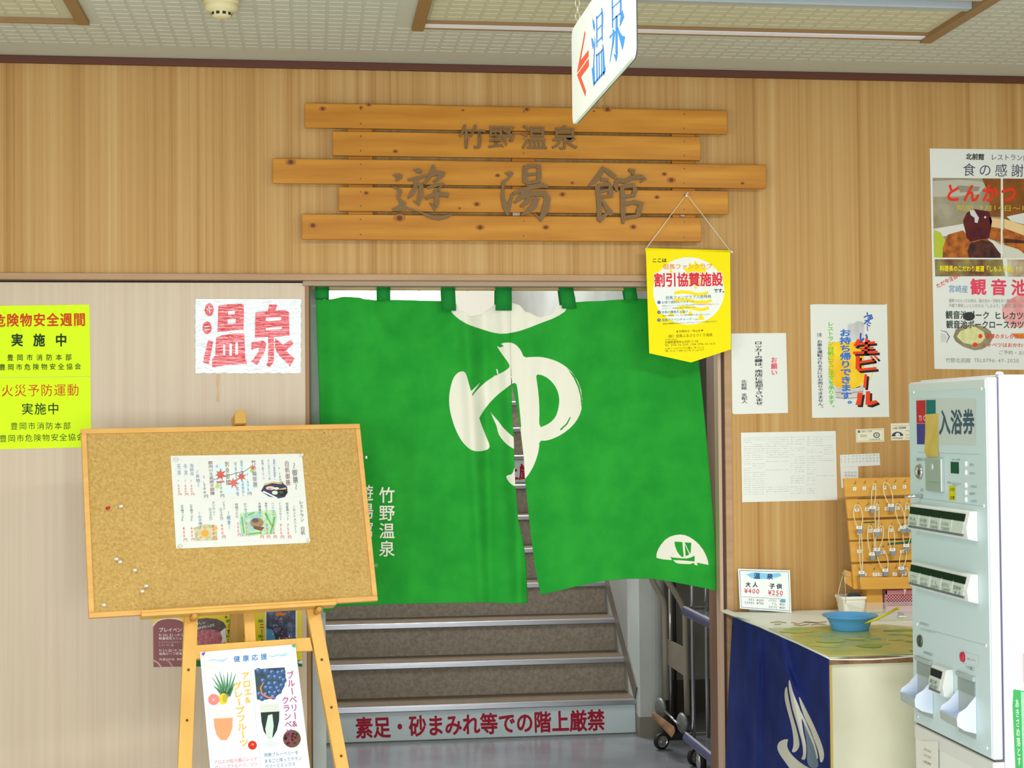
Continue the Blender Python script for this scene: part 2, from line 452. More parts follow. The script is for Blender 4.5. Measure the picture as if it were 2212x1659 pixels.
# ------------------------------------------------------------------ hall and stairs
struct(link('wall_hall_left', MB().box(-.6, .06, 2.33, 2.39, 0, 2.95).box(-.02, .052, .12, .16, 0, 2.95).box(-.10, .051, 2.39, 5.2, 0, 4.6), plaster))
struct(link('baseboard_left', MB().box(-.6, .066, 2.322, 2.33, 0, .095), mat('grey_baseboard', (128, 122, 112), .5)))
hr = MB()
hr.box(1.638, 1.76, 2.60, 7.54, 0, 4.6)
struct(link('wall_stair_right', hr, greyp))
pil = MB(); n = 14
pts = [(1.637, 2.31, 0), (1.637, 2.305, 0)] + [(1.70 + .085 * sin(a), 2.39 - .085 * cos(a), 0) for a in [pi / 2 * i / 8 for i in range(9)]] + [(1.785, 2.6, 0), (1.637, 2.6, 0)]
struct(link('wall_pillar', MB().prism(pts, (0, 0, 2.9)), plaster))
pts2 = [(1.631, 2.30, 0)] + [(1.70 + .092 * sin(a), 2.39 - .092 * cos(a), 0) for a in [pi / 2 * i / 8 for i in range(9)]] + [(1.79, 2.6, 0), (1.637, 2.6, 0)]
struct(link('baseboard_pillar', MB().prism(pts2, (0, 0, .1)), mat('grey_baseboard', (128, 122, 112), .5)))
al_ = MB(); al_.box(1.785, 3.2, 2.95, 3.05, 0, 2.95); al_.box(3.1, 3.2, .12, 3.0, 0, 2.95)
struct(link('wall_alcove', al_, greyp))
struct(link('baseboard_alcove', MB().box(1.785, 3.1, 2.942, 2.95, 0, .17), mat('dark_baseboard', (92, 88, 82), .5)))
struct(link('ceiling_hall', MB().box(-.6, 3.2, .12, 2.4, 2.9, 2.96), ceilm))
# landing and stairwell shell
struct(link('wall_landing', MB().box(-1.9, 1.76, 7.55, 7.65, 1.8, 4.7), white_plaster))
struct(link('wall_stair_left', MB().box(-1.9, -.1, 5.1, 5.2, 0, 4.7).box(-1.98, -1.9, 5.1, 7.65, 0, 4.7), white_plaster))
struct(link('ceiling_stairwell', MB().box(-1.9, 3.3, 2.4, 7.65, 4.65, 4.7), white_plaster))
rise = .172; going = .262; Y0 = 2.415
st = thing('staircase', (.85, 3.5, 0), 'grey-brown staircase with metal nosings rising behind the green curtain', 'staircase')
risem = mat('stair_riser_vinyl', (160, 150, 136), .6, col2=(138, 128, 114), scale=(60, 60, 60), bump=.1, bscale=(200, 200, 200))
treadm = mat('stair_tread_vinyl', (104, 88, 68), .5, col2=(92, 78, 60), scale=(30, 30, 30))
nosm = mat('nosing_metal', (176, 178, 184), .28, .75)
for i in range(12):
    y = Y0 + going * i
    link('riser', MB().box(.052, 1.637, y, y + .02, rise * i, rise * (i + 1) - .012), risem, st)
    link('tread', MB().box(.052, 1.637, y, y + going + .02, rise * (i + 1) - .012, rise * (i + 1)), treadm, st)
    # the nosing: a metal lip bent over the edge
    nb = MB(); z = rise * (i + 1)
    prof = [(0, .004), (-.012, .003), (-.018, -.003), (-.018, -.022), (-.014, -.026), (0, -.026)]
    nb.prism([(.052, y + a, z + b_) for a, b_ in prof], (1.585, 0, 0))
    link('nosing', nb, nosm, st, .001)
struct(link('floor_landing', MB().box(-1.88, 1.637, Y0 + going * 12 + .022, 7.54, rise * 12 - .01, rise * 12 + .002), treadm))
sk = MB()
for i in range(1, 10):
    y = Y0 + going * i
skp = [(1.634, 2.41, 0), (1.634, 2.41, .21)] + [(1.634, Y0 + going * 11, rise * 12 + .09), (1.634, Y0 + going * 11, rise * 12 - .15)]
link('skirting', MB().prism([(1.630, 2.415, .17), (1.630, 2.415 + going * 11, .17 + rise * 11), (1.630, 2.415 + going * 11, .30 + rise * 11), (1.630, 2.36, .24)], (.007, 0, 0)), mat('skirting_grey', (108, 102, 94), .5), st)

# window of the landing seen through the gaps of the curtain
wn = struct(link('window_1', MB().box(-.05, 1.15, 7.535, 7.55, 2.15, 3.3), mat('landing_window_pane', (250, 252, 255), .3, emit=(250, 252, 255), estr=1.6)))
fr = mat('landing_window_frame', (150, 152, 156), .4, .4)
q = MB(); q.box(-.09, -.05, 7.52, 7.55, 2.1, 3.34); q.box(1.15, 1.19, 7.52, 7.55, 2.1, 3.34); q.box(-.05, 1.15, 7.52, 7.55, 2.1, 2.15); q.box(-.05, 1.15, 7.52, 7.55, 3.3, 3.34)
struct(link('frame', q, fr, wn, .002))

# signs on the risers
RED = (168, 26, 52)
def stair_sign(y, z0, z1, label, px):
    t = thing('stair_sign', (.85, y - .004, (z0 + z1) / 2), label, 'sign', None)
    link('panel', MB().box(px[0], px[1], y - .006, y - .001, z0, z1), mat('sign_panel_pale', (206, 222, 226), .4), t, .0006)
    pr = Print(PY(y - .006), .0004)
    a = proj((.215, y - .006, z1 - .022)); b = proj((1.475, y - .006, z1 - .022)); c_ = proj((.215, y - .006, z1 - .022 - .112 * (z1 - z0) / .15))
    pr.text('素足・砂まみれ等での階上厳禁', a[0], a[1], b[0], b[1], c_[1] - a[1], RED, .028, 1, cw=None, res=3)
    pr.build('red_lettering', t)
    return t
def proj(P):
    q = MR @ (np.array(P) - np.array(CAM)); return 1106 + F * q[0] / q[2], 829.5 + F * q[1] / q[2]
stair_sign(Y0, .004, .150, 'pale sign with red writing across the lowest stair riser', (.057, 1.633))
stair_sign(Y0 + going * 7, rise * 7 + .004, rise * 8 - .026, 'sign panel on a higher riser, glimpsed through the slit of the green curtain', (.06, 1.62))

# ================================================================== WOODEN NAME BOARDS
boardm = mat('stained_pine', (172, 108, 18), .45, spec=.35, col2=(204, 142, 44), scale=(2.2, 30, 30), detail=5, lo=.3, hi=.72)
knot = mat('pine_knot', (100, 56, 20), .6); knot_halo = mat('pine_knot_halo', (164, 100, 26), .5)
FP = PY(-.042)
nb = thing('wooden_name_board', (.9, -.02, 2.45), 'name sign of five staggered pine boards with brown lettering above the doorway', 'sign')
def rectY(x0, y0, x1, y1, P):
    a = P.at(x0, y0); b = P.at(x1, y1); return a, b
BD = [((658, 223), (1571, 238), (659, 276), (1571, 289)), ((718.3, 283), (1513.6, 296), (718.3, 335.2), (1513.6, 346.7)),
      ((589, 342), (1655, 356), (589, 394), (1655, 408.5)), ((732, 403.8), (1573.7, 412), (731, 454.5), (1573.7, 464)),
      ((652, 462), (1515, 470), (652, 516.6), (1515, 522.6))]
for tl, tr_, bl, br in BD:
    A = FP.at(*tl); B = FP.at(*tr_); Cc = FP.at(*bl); D = FP.at(*br)
    z1 = (A.z + B.z) / 2; z0 = (Cc.z + D.z) / 2
    link('board', MB().box((A.x + Cc.x) / 2, (B.x + D.x) / 2, -.042, -.022, z0, z1), boardm, nb, .0025)
for x0, x1 in ((752, 805), (1106.6, 1156), (1452, 1502)):
    a = PY(-.022).at(x0, 400).x; b_ = PY(-.022).at(x1, 400).x
    link('batten', MB().box(a, b_, -.022, -.0008, PY(-.02).at(900, 500).z, PY(-.02).at(900, 250).z), boardm, nb, .001)
kn = Print(FP, .0004)
KN = [(697, 235, 5), (780, 232, 3), (797, 226, 4), (1000, 238, 2.5), (1138, 236, 5), (1312, 236, 6), (1283, 240, 2), (854, 327, 4), (1103, 303, 4), (628, 350, 7), (1075, 379, 4), (1435, 376, 4), (1450, 389, 6),
      (1604, 396, 3), (791, 417, 4), (1030, 441, 5), (1215, 420, 5), (1419, 426, 4), (676, 487, 6), (863, 471, 8), (1037, 491, 6), (1179, 491, 5), (1368, 490, 5), (993, 450, 2.5), (1236, 395, 3)]
for x, y, r in KN:
    kn.disc(x, y, r * 1.7, r * 1.1, knot_halo, 0, 16); kn.disc(x, y, r * .8, r * .7, knot, 1, 14); kn.flush('knot', nb)
for bx in (779, 1131, 1478):
    for (tl, tr_, bl, br) in BD:
        t_ = (bx - tl[0]) / (tr_[0] - tl[0])
        if 0 < t_ < 1:
            for v in (.2, .8):
                yy = (tl[1] + (tr_[1] - tl[1]) * t_) * (1 - v) + (bl[1] + (br[1] - bl[1]) * t_) * v
                link('screw_head', MB().cyl(FP.at(bx, yy, -.0005), .0028, .0012, (0, -1, 0), 10), mat('screw_brown', (110, 84, 56), .4, .6), nb)
letm = mat('bronze_brown_lettering', (120, 92, 56), .5, .15)
lp = Print(FP, .007); lp.T = (560, 180, 3.253)
S = lp.stroke; Pq = lp.poly; lp.kw = 1.22; lp.single = True; lp.ext = .010
def flush(nm='raised_character'):
    if lp.ext: link(nm, lp.mb, lp.mats, nb)
    else: lp.solid(nm, nb, .010)
    lp.mb = MB(); lp.mats = []; lp.cnt = 0
Pq([(935, 645), (975, 632), (1008, 645), (1005, 665), (965, 690), (955, 680), (970, 665)], letm)
Pq([(935, 730), (960, 725), (1000, 745), (1005, 765), (985, 800), (1000, 820), (1035, 840), (1025, 862), (1060, 880), (1150, 905), (1240, 935), (1362, 918), (1330, 945), (1265, 962), (1200, 950), (1120, 905), (1050, 888), (975, 898), (940, 897), (932, 880), (965, 868), (990, 845), (970, 815), (965, 790), (975, 760), (960, 742)], letm)
Pq([(1080, 605), (1120, 597), (1148, 615), (1140, 632), (1110, 630)], letm)
Pq([(1040, 672), (1100, 655), (1180, 635), (1195, 650), (1110, 680), (1050, 685)], letm)
S([(1105, 670), (1098, 730), (1070, 780), (1045, 808)], [26, 26, 24, 8], letm)
S([(1110, 705), (1138, 715), (1135, 780), (1115, 852), (1082, 825)], [14, 28, 30, 22, 6], letm)
Pq([(1220, 567), (1235, 590), (1235, 620), (1270, 615), (1308, 628), (1300, 655), (1245, 692), (1218, 690), (1240, 668), (1262, 645), (1215, 655), (1185, 690), (1160, 712), (1150, 700), (1180, 660), (1200, 620), (1210, 590)], letm)
S([(1180, 735), (1230, 718), (1290, 708), (1255, 750)], [16, 22, 24, 20], letm)
S([(1238, 745), (1246, 800), (1245, 850), (1236, 885), (1200, 838)], [24, 26, 28, 22, 6], letm)
S([(1168, 808), (1215, 788), (1270, 778), (1330, 785)], [18, 22, 24, 26], letm)
flush()
# second character
Pq([(1722, 630), (1760, 617), (1788, 628), (1785, 640), (1755, 672), (1728, 700), (1722, 740), (1725, 800), (1743, 850), (1772, 770), (1786, 775), (1776, 840), (1760, 900), (1750, 930), (1735, 925), (1705, 860), (1697, 800), (1702, 740), (1702, 690), (1745, 665), (1755, 650)], letm)
S([(1868, 588), (1866, 640), (1868, 700)], [26, 30, 26], letm)
S([(1860, 592), (1920, 578), (1965, 585), (1968, 640), (1962, 695)], [22, 22, 28, 28, 24], letm)
S([(1875, 642), (1950, 636)], 18, letm); S([(1870, 700), (1960, 690)], 20, letm)
S([(1785, 775), (1850, 750), (1920, 728), (1990, 716), (2030, 728)], [18, 24, 28, 28, 12], letm)
S([(1890, 745), (1850, 790), (1795, 838)], [30, 34, 14], letm)
S([(1850, 800), (1930, 775), (2005, 775), (2026, 810), (2010, 890), (1975, 955), (1935, 915)], [22, 28, 34, 38, 40, 30, 8], letm)
S([(1905, 800), (1880, 835), (1835, 865)], [30, 30, 12], letm)
S([(1955, 805), (1930, 860), (1885, 905), (1840, 925)], [32, 36, 28, 8], letm)
flush()
# third character
lp.T = (1100, 0, 2.962)
S([(605, 1068), (580, 1115), (545, 1160), (508, 1190)], [18, 28, 26, 10], letm)
S([(605, 1078), (640, 1105), (680, 1135)], [16, 26, 22], letm)
S([(585, 1148), (635, 1150)], 18, letm)
S([(562, 1185), (572, 1250), (578, 1330), (575, 1412)], [24, 26, 26, 22], letm)
S([(568, 1188), (640, 1175), (650, 1210), (648, 1262)], [18, 22, 26, 24], letm)
S([(575, 1225), (640, 1215)], 15, letm); S([(575, 1262), (645, 1255)], 16, letm)
S([(575, 1415), (610, 1380), (655, 1345)], [26, 20, 8], letm); S([(598, 1285), (625, 1330), (655, 1375)], [14, 22, 26], letm)
S([(765, 1085), (795, 1095), (790, 1118)], [14, 26, 14], letm)
S([(685, 1150), (740, 1160), (790, 1135), (845, 1132), (870, 1145), (840, 1165)], [22, 24, 24, 26, 20, 6], letm)
S([(690, 1150), (682, 1190), (692, 1225)], [16, 24, 10], letm)
S([(722, 1190), (728, 1280), (728, 1360), (730, 1430)], [22, 26, 26, 12], letm)
S([(728, 1195), (795, 1185), (806, 1215), (795, 1255)], [18, 24, 26, 20], letm)
S([(730, 1258), (798, 1250)], 16, letm)
S([(730, 1310), (800, 1292), (845, 1305), (830, 1345), (825, 1385)], [16, 22, 30, 28, 22], letm)
S([(730, 1395), (825, 1380)], 20, letm)
flush(); lp.T = ID; lp.ext = 0
for ch, x0, x1, y0, y1 in (('竹', 992, 1047, 267, 322), ('野', 1056, 1111, 268, 323), ('温', 1126, 1181, 269, 324), ('泉', 1193, 1247, 269, 324)):
    lp.glyph(ch, (x0 - 2, y0), (x1 - x0 + 4, .8), (0, y1 - y0), letm, .012, 0, 3); flush()
b_ = PY(-.03)
link('bracket', MB().prism([b_.at(*p) for p in ((1107, 459), (1123, 459), (1123, 466), (1107, 466))], (0, -.004, 0)), mat('bracket_steel', (150, 150, 146), .5, .3), nb)
link('bracket', MB().prism([b_.at(*p) for p in ((1470, 464), (1478, 464), (1478, 468), (1470, 468))], (0, -.003, 0)), mat('bracket_steel', (150, 150, 146), .5, .3), nb)

# ================================================================== CURTAIN (NOREN)
NC = (640, 590, 2.212)
def npx(x, y): return (NC[0] + x / NC[2], NC[1] + y / NC[2])
def interp(tab, t):
    if t <= tab[0][0]: return tab[0][1]
    for (a, va), (b, vb) in zip(tab, tab[1:]):
        if t <= b:
            k = (t - a) / (b - a); k = k * k * (3 - 2 * k) if len(tab) > 20 else k
            return va + (vb - va) * k
    return tab[-1][1]
def sdf(poly, X, Y):
    P = np.array(poly, float); Q = np.roll(P, -1, 0); d = np.full(X.shape, 1e9); ins = np.zeros(X.shape, bool)
    for (x0, y0), (x1, y1) in zip(P, Q):
        ex, ey = x1 - x0, y1 - y0; wx, wy = X - x0, Y - y0; L = ex * ex + ey * ey + 1e-9
        t = np.clip((wx * ex + wy * ey) / L, 0, 1); d = np.minimum(d, np.hypot(wx - ex * t, wy - ey * t))
        cr = ((y0 > Y) != (y1 > Y)) & (X < (x1 - x0) * (Y - y0) / (y1 - y0 + 1e-12) + x0); ins ^= cr
    return np.where(ins, d, -d)
def smooth(poly, it=1):
    for _ in range(it):
        r = []
        for i in range(len(poly)):
            a = poly[i]; b = poly[(i + 1) % len(poly)]
            r += [(a[0] * .75 + b[0] * .25, a[1] * .75 + b[1] * .25), (a[0] * .25 + b[0] * .75, a[1] * .25 + b[1] * .75)]
        poly = r
    return poly
def cloth(name, parent, left, right, top, bottom, plane, fold, prints, m, nx, ny):
    """left/right: tables y->x, top/bottom: tables x->y (photo pixels); fold(px,py)->metres towards the viewer"""
    us = np.linspace(0, 1, nx); vs = np.linspace(0, 1, ny); X = np.zeros((ny, nx)); Yv = np.zeros((ny, nx))
    for i, u in enumerate(us):
        xt = interp(left, -1e9) * (1 - u) + interp(right, -1e9) * u
        xb = interp(left, 1e9) * (1 - u) + interp(right, 1e9) * u
        yt = interp(top, xt); yb = interp(bottom, xb)
        for j, v in enumerate(vs):
            y = yt + (yb - yt) * v; X[j, i] = interp(left, y) * (1 - u) + interp(right, y) * u; Yv[j, i] = y
    mb = MB()
    for j in range(ny):
        for i in range(nx): mb.v.append(plane.at(X[j, i], Yv[j, i], fold(X[j, i], Yv[j, i])))
    for j in range(ny - 1):
        for i in range(nx - 1):
            k = j * nx + i; mb.face((k, k + nx, k + nx + 1, k + 1), 0, True)
    o = link(name, mb, m, parent)
    for nm, adds, subs in prints:
        d = np.full(X.shape, -50.0)
        for p in adds: d = np.maximum(d, sdf(p, X, Yv))
        for p in subs: d = np.minimum(d, -sdf(p, X, Yv))
        a = o.data.attributes.new(nm, 'FLOAT', 'POINT'); a.data.foreach_set('value', d.ravel().astype(np.float32))
    return o
def cloth_mat(name, base, base2, prints, rough=.85, trans=.0, weave=900):
    m = bpy.data.materials.new(name); m.use_nodes = True; nt = m.node_tree; n = nt.nodes; L = nt.links.new
    b = n['Principled BSDF']; b.inputs['Roughness'].default_value = rough; b.inputs['Specular IOR Level'].default_value = .15
    tc = n.new('ShaderNodeTexCoord'); nz = n.new('ShaderNodeTexNoise'); nz.inputs['Scale'].default_value = 9; nz.inputs['Detail'].default_value = 5
    L(tc.outputs['Object'], nz.inputs['Vector'])
    r = n.new('ShaderNodeValToRGB'); r.color_ramp.elements[0].color = lin(base); r.color_ramp.elements[1].color = lin(base2)
    r.color_ramp.elements[0].position = .35; r.color_ramp.elements[1].position = .65
    L(nz.outputs[0], r.inputs[0]); cur = r.outputs[0]
    for nm, c in prints:
        at = n.new('ShaderNodeAttribute'); at.attribute_name = nm
        mr = n.new('ShaderNodeMapRange'); mr.inputs['From Min'].default_value = -.35; mr.inputs['From Max'].default_value = .35
        L(at.outputs['Fac'], mr.inputs[0])
        mx = n.new('ShaderNodeMix'); mx.data_type = 'RGBA'; L(mr.outputs[0], mx.inputs[0]); L(cur, mx.inputs[6]); mx.inputs[7].default_value = lin(c)
        cur = mx.outputs[2]
    L(cur, b.inputs['Base Color'])
    wv = n.new('ShaderNodeTexNoise'); wv.inputs['Scale'].default_value = weave; wv.inputs['Detail'].default_value = 2
    L(tc.outputs['Object'], wv.inputs['Vector'])
    bp = n.new('ShaderNodeBump'); bp.inputs['Strength'].default_value = .25; bp.inputs['Distance'].default_value = .001
    L(wv.outputs[0], bp.inputs['Height']); L(bp.outputs[0], b.inputs['Normal'])
    if trans:
        tl = n.new('ShaderNodeBsdfTranslucent'); L(cur, tl.inputs[0]); ms = n.new('ShaderNodeMixShader'); ms.inputs[0].default_value = trans
        L(b.outputs[0], ms.inputs[1]); L(tl.outputs[0], ms.inputs[2]); L(ms.outputs[0], n['Material Output'].inputs[0])
    return m
GREEN, GREEN2 = (34, 152, 50), (44, 164, 54)
nm_ = cloth_mat('green_curtain_cloth', GREEN, GREEN2, [('white_print', (238, 236, 220))], trans=.12)
gm_ = cloth_mat('green_loop_cloth', (22, 120, 48), (28, 128, 50), [])
def crop(pts): return [npx(*p) for p in pts]
YU_ADD = [smooth(crop(p)) for p in (
    [(790, 468), (768, 478), (750, 502), (738, 540), (731, 580), (730, 620), (735, 660), (745, 700), (760, 745), (785, 795), (810, 825), (835, 845), (860, 852), (890, 850), (918, 842), (926, 825), (905, 775), (885, 725), (870, 680), (852, 625), (838, 575), (825, 530), (815, 492), (806, 472)],
    [(838, 590), (870, 552), (900, 524), (930, 502), (965, 484), (1000, 466), (1022, 447), (1012, 425), (985, 390), (966, 362), (958, 346), (985, 340), (975, 336), (1000, 332), (1030, 332), (1055, 346), (1075, 372), (1087, 404), (1130, 400), (1170, 400), (1215, 410), (1255, 425), (1300, 455), (1330, 490), (1352, 530), (1365, 575), (1367, 620), (1360, 665), (1340, 705), (1310, 740), (1270, 770), (1230, 790), (1195, 801), (1162, 800), (1160, 840), (1150, 880), (1135, 920), (1115, 955), (1095, 982), (1080, 990), (1060, 900), (1055, 830), (1052, 770), (1060, 745), (1076, 745), (1070, 680), (1064, 620), (1058, 560), (1050, 520), (1020, 535), (1000, 552), (965, 578), (930, 612), (900, 650), (882, 678), (874, 695), (855, 640)],
    [(925, 655), (942, 682), (965, 706), (985, 735), (1005, 755), (1035, 782), (1060, 800), (1060, 850), (1040, 840), (1010, 822), (985, 797), (965, 767), (958, 730), (943, 700)],
    [(1042, 925), (1035, 960), (1000, 968), (1010, 990), (1030, 1012), (1060, 1024), (1062, 940)])]
YU_SUB = [smooth(crop([(1145, 483), (1175, 487), (1205, 503), (1235, 535), (1252, 570), (1258, 610), (1252, 650), (1240, 687), (1215, 714), (1185, 730), (1160, 738), (1162, 650), (1158, 580), (1150, 520)])),
    crop([(1292, 452), (1330, 492), (1352, 540), (1364, 590), (1366, 640), (1362, 640), (1358, 590), (1346, 545), (1325, 500)]),
    crop([(1258, 748), (1290, 718), (1308, 686), (1312, 690), (1296, 722), (1264, 752)]),
    crop([(960, 345), (985, 342), (992, 350), (970, 356)])]
BRUSH = [crop([(832, 568), (880, 520), (878, 526), (838, 580)]), crop([(955, 458), (960, 455), (966, 478), (960, 484)]), crop([(944, 492), (950, 486), (952, 500)])]
CRES = [smooth(crop([(733, 178), (752, 128), (790, 130), (850, 130), (1000, 90), (1150, 130), (1250, 130), (1278, 160), (1296, 176), (1240, 212), (1170, 238), (1100, 266), (1050, 281), (990, 291), (940, 285), (880, 266), (820, 246), (770, 216)]))]
def sh(p): return [(1400 + x / 11.85, 1120 + y / 11.85) for x, y in p]
SHIP_ADD = [sh([(212, 1008), (218, 900), (262, 780), (330, 670), (430, 550), (560, 465), (690, 425), (815, 412), (940, 425), (1060, 475), (1190, 560), (1300, 660), (1400, 790), (1480, 940), (1530, 1080), (1548, 1188), (1250, 1130), (1268, 1205), (1190, 1185), (1170, 1125), (1120, 1155), (1050, 1168), (850, 1160), (740, 1145), (690, 1115), (640, 1065), (400, 1050)])]
SHIP_SUB = [sh([(672, 592), (875, 602), (912, 975), (870, 990), (800, 930), (735, 830), (690, 710)]), sh([(935, 612), (1105, 622), (1098, 760), (1088, 880), (1075, 910)]), sh([(935, 650), (1055, 925), (960, 965)]),
    sh([(560, 965), (605, 995), (870, 1022), (1000, 1022), (1100, 995), (1192, 950), (1190, 1100), (1000, 1085), (800, 1068), (640, 1066), (612, 1066)]), sh([(700, 825), (708, 830), (640, 940), (620, 950)])]
def fold(px, py):
    t = max(0, min(1, (py - 640) / 640))
    d = .007 * sin(px / 34 + py / 190) * (.35 + .65 * t) + .006 * sin(px / 78 - py / 300 + 1.2)
    for cx, k, a, wd in ((1005, .055, .016, 17), (1045, .02, -.010, 14), (1088, .05, .014, 16), (925, -.06, .007, 22), (1190, -.10, .010, 26), (1240, -.02, .008, 40), (1125, .0, .008, 14), (720, .02, .010, 22)):
        x0 = cx + k * (py - 640); d += a * math.exp(-((px - x0) / wd) ** 2) * (.35 + .65 * math.exp(-((py - 900) / 420) ** 2))
    # sagging swags under the loops
    d += .007 * math.exp(-((math.hypot(px - 895, (py - 640) * .9) - 95) / 16) ** 2) * (1 if py < 790 else 0)
    return d * 1.7
NP = PY(.062)
noren = thing('noren_curtain', (.6, .062, 2.05), 'green split doorway curtain with a large white brush character', 'curtain')
Ltab = [(600, 681), (760, 686), (843, 689.7), (1040, 692), (1300, 699)]
Rtab = [(600, 1500), (784, 1510), (870, 1519), (965, 1528), (1069, 1537), (1155, 1544), (1277, 1554)]
SLl = [(780, 1103.5), (830, 1104.5), (900, 1107), (952, 1110), (1042, 1112.5), (1123, 1119), (1169, 1130.5), (1223, 1137.5), (1303, 1139.5)]
SLr = [(780, 1103.5), (834, 1107), (879, 1116), (925, 1124), (988, 1131.5), (1033, 1134), (1087, 1139.5), (1151, 1146.5), (1223, 1155.5), (1285, 1168)]
TOP = [npx(*p) for p in ((90, 128), (155, 125), (230, 113), (290, 116), (330, 125), (385, 130), (450, 128), (690, 133), (755, 140), (785, 180), (830, 206), (880, 200), (920, 172), (950, 150), (1025, 140), (1060, 150), (1100, 185), (1160, 207), (1210, 198), (1250, 155), (1300, 140), (1420, 134), (1560, 126), (1620, 122), (1790, 126), (1930, 128))]
Bl = [npx(*p) for p in ((90, 1640), (200, 1592), (500, 1580), (900, 1573), (1030, 1578), (1105, 1577))]
Br = [npx(*p) for p in ((1168, 1537), (1210, 1528), (1300, 1508), (1400, 1485), (1500, 1468), (1600, 1460), (1700, 1460), (1800, 1475), (1900, 1495), (1985, 1512), (2022, 1523))]
pr_ = [('white_print', YU_ADD + CRES + BRUSH, YU_SUB)]
c1 = cloth('cloth_panel', noren, Ltab, SLl, TOP, Bl, NP, fold, pr_, nm_, 200, 300)
c2 = cloth('cloth_panel', noren, SLr, Rtab, TOP, Br, NP, fold, [('white_print', YU_ADD + CRES + BRUSH + SHIP_ADD, YU_SUB + SHIP_SUB)], nm_, 270, 380)
for o in (c1, c2):
    md = o.modifiers.new('thickness', 'SOLIDIFY'); md.thickness = .0012
# loops round the pole
for x0, x1, yb, dx in ((680.5, 710.5, 646, 0), (813.5, 842.5, 650, 0), (952, 982, 672, 2), (1069, 1104, 672, -1), (1205, 1236, 668, 6), (1345, 1372, 650, 4)):
    P0 = PY(.062); a = P0.at(x0, 622); b2 = P0.at(x1, 622); zt = a.z
    zb = P0.at((x0 + x1) / 2, yb).z; sx = dx / 656
    q = MB(); n0 = 9; pts = []; yf = min(.047, .062 - max(fold((x0 + x1) / 2 + dx_, y_) for dx_ in (-18, -9, 0, 9, 18) for y_ in (640, 655, 672)) - .004)
    pts.append((a.x + sx, yf, zb)); pts.append((a.x + sx * .5, yf, (zt + zb) / 2))
    for k in range(n0):
        t = pi * k / (n0 - 1); pts.append((a.x, .062 - .0135 * cos(t), zt + .0 + .0135 * sin(t)))
    pts.append((a.x + sx * .5, .075, (zt + zb) / 2)); pts.append((a.x + sx, .072, zb))
    wv = b2.x - a.x
    for p in pts: q.v += [Vector(p), Vector(p) + Vector((wv, 0, 0))]
    for i in range(len(pts) - 1): q.face((2 * i, 2 * i + 1, 2 * i + 3, 2 * i + 2), 0, True)
    lo = link('hanging_loop', q, gm_, noren); md = lo.modifiers.new('thickness', 'SOLIDIFY'); md.thickness = .0014; md.offset = 1
# lettering dyed into the cloth
class Fold(Print):
    def w(s, x, y, z):
        X = s.T[0] + x / s.T[2]; Y = s.T[1] + y / s.T[2]; return s.pl.at(X, Y, s.off + fold(X, Y) + s.step * z)
fp = Fold(NP, .0022); fp.T = NC
WH = (236, 234, 218)
fp.vtext('竹野温泉', 394, 1020, 394, 1362, 78, WH, .012, ch=80, res=3)
fp.flush('white_lettering', noren); fp.vtext('遊湯館', 292, 1010, 292, 1268, 78, WH, .012, ch=80, res=3)
fp.flush('white_lettering', noren); fp.stroke([(382 + 6 * cos(a * pi / 6), 1396 + 6 * sin(a * pi / 6)) for a in range(13)], 2, WH)
fp.build('white_lettering', noren)
# bamboo pole
bp_ = thing('bamboo_pole', (.7, .062, 2.047), 'thin bamboo pole under the door track carrying the green curtain', 'pole')
zr = PY(.062).at(900, 622).z; q = MB(); pts = []; rr = []
x = -.01
for xx in (-.009, .065, .07, .075, .21, .215, .22, .38, .385, .39, .55, .555, .56, .72, .725, .73, .9, .905, .91, 1.07, 1.075, 1.08, 1.25, 1.255, 1.26, 1.437):
    pts.append((xx, .062, zr)); rr.append(.0105 if xx in (.07, .215, .385, .555, .725, .905, 1.075, 1.255) else .0092)
q.tube(pts, rr, 12)
link('pole', q, mat('dry_bamboo', (186, 168, 120), .5, col2=(160, 136, 92), scale=(6, 40, 40)), bp_)
# small metal end of the track at the right

# ================================================================== PAPERS ON THE SLIDING DOOR
DP = PY(.012)
yel = mat('fluorescent_yellow_paper', (216, 252, 0), .5, spec=.25)
def paper(name, label, cat, plane, px, m, group=None, T=ID, off=.0006, th=.0006):
    P = [plane.at(T[0] + x / T[2], T[1] + y / T[2], off) for x, y in px]
    c = sum((Vector(p) for p in P), Vector()) / len(P)
    t = thing(name, c, label, cat, group)
    link('sheet', MB().prism(P, plane.n * th), m, t)
    return t
ORG = (204, 66, 12); DG = (22, 50, 16)
t = paper('notice_poster', 'upper fluorescent yellow notice with bold orange heading on the sliding door', 'poster', DP, [(-24, 661), (193, 658), (195.5, 813), (-24, 815)], yel)
pr = Print(DP, .0016)
pr.text('危険物安全週間', -15, 677, 185, 675, 30, ORG, .028, cw=27); pr.flush('line_of_writing', t)
pr.text('実施中', 24, 720, 145, 720, 29, DG, .03, cw=26); pr.flush('line_of_writing', t)
pr.text('豊岡市消防本部', 15, 765, 155, 764, 15, DG, .012, cw=14); pr.flush('line_of_writing', t)
pr.text('豊岡市危険物安全協会', -2, 786, 175, 784, 14.5, DG, .012, cw=14); pr.flush('line_of_writing', t)
t = paper('notice_poster', 'lower fluorescent yellow notice with thin orange heading, half behind the cork board', 'poster', DP, [(-24, 816), (195.5, 814), (197, 966), (-24, 971)], yel)
pr = Print(DP, .0016)
pr.text('火災予防運動', 2, 830, 171, 828, 28, ORG, .006, cw=27); pr.flush('line_of_writing', t)
pr.text('実施中', 46, 870, 128, 869, 27, DG, .008, cw=26); pr.flush('line_of_writing', t)
pr.text('豊岡市消防本部', 22, 912, 153, 911, 17, DG, .004, cw=17); pr.flush('line_of_writing', t)
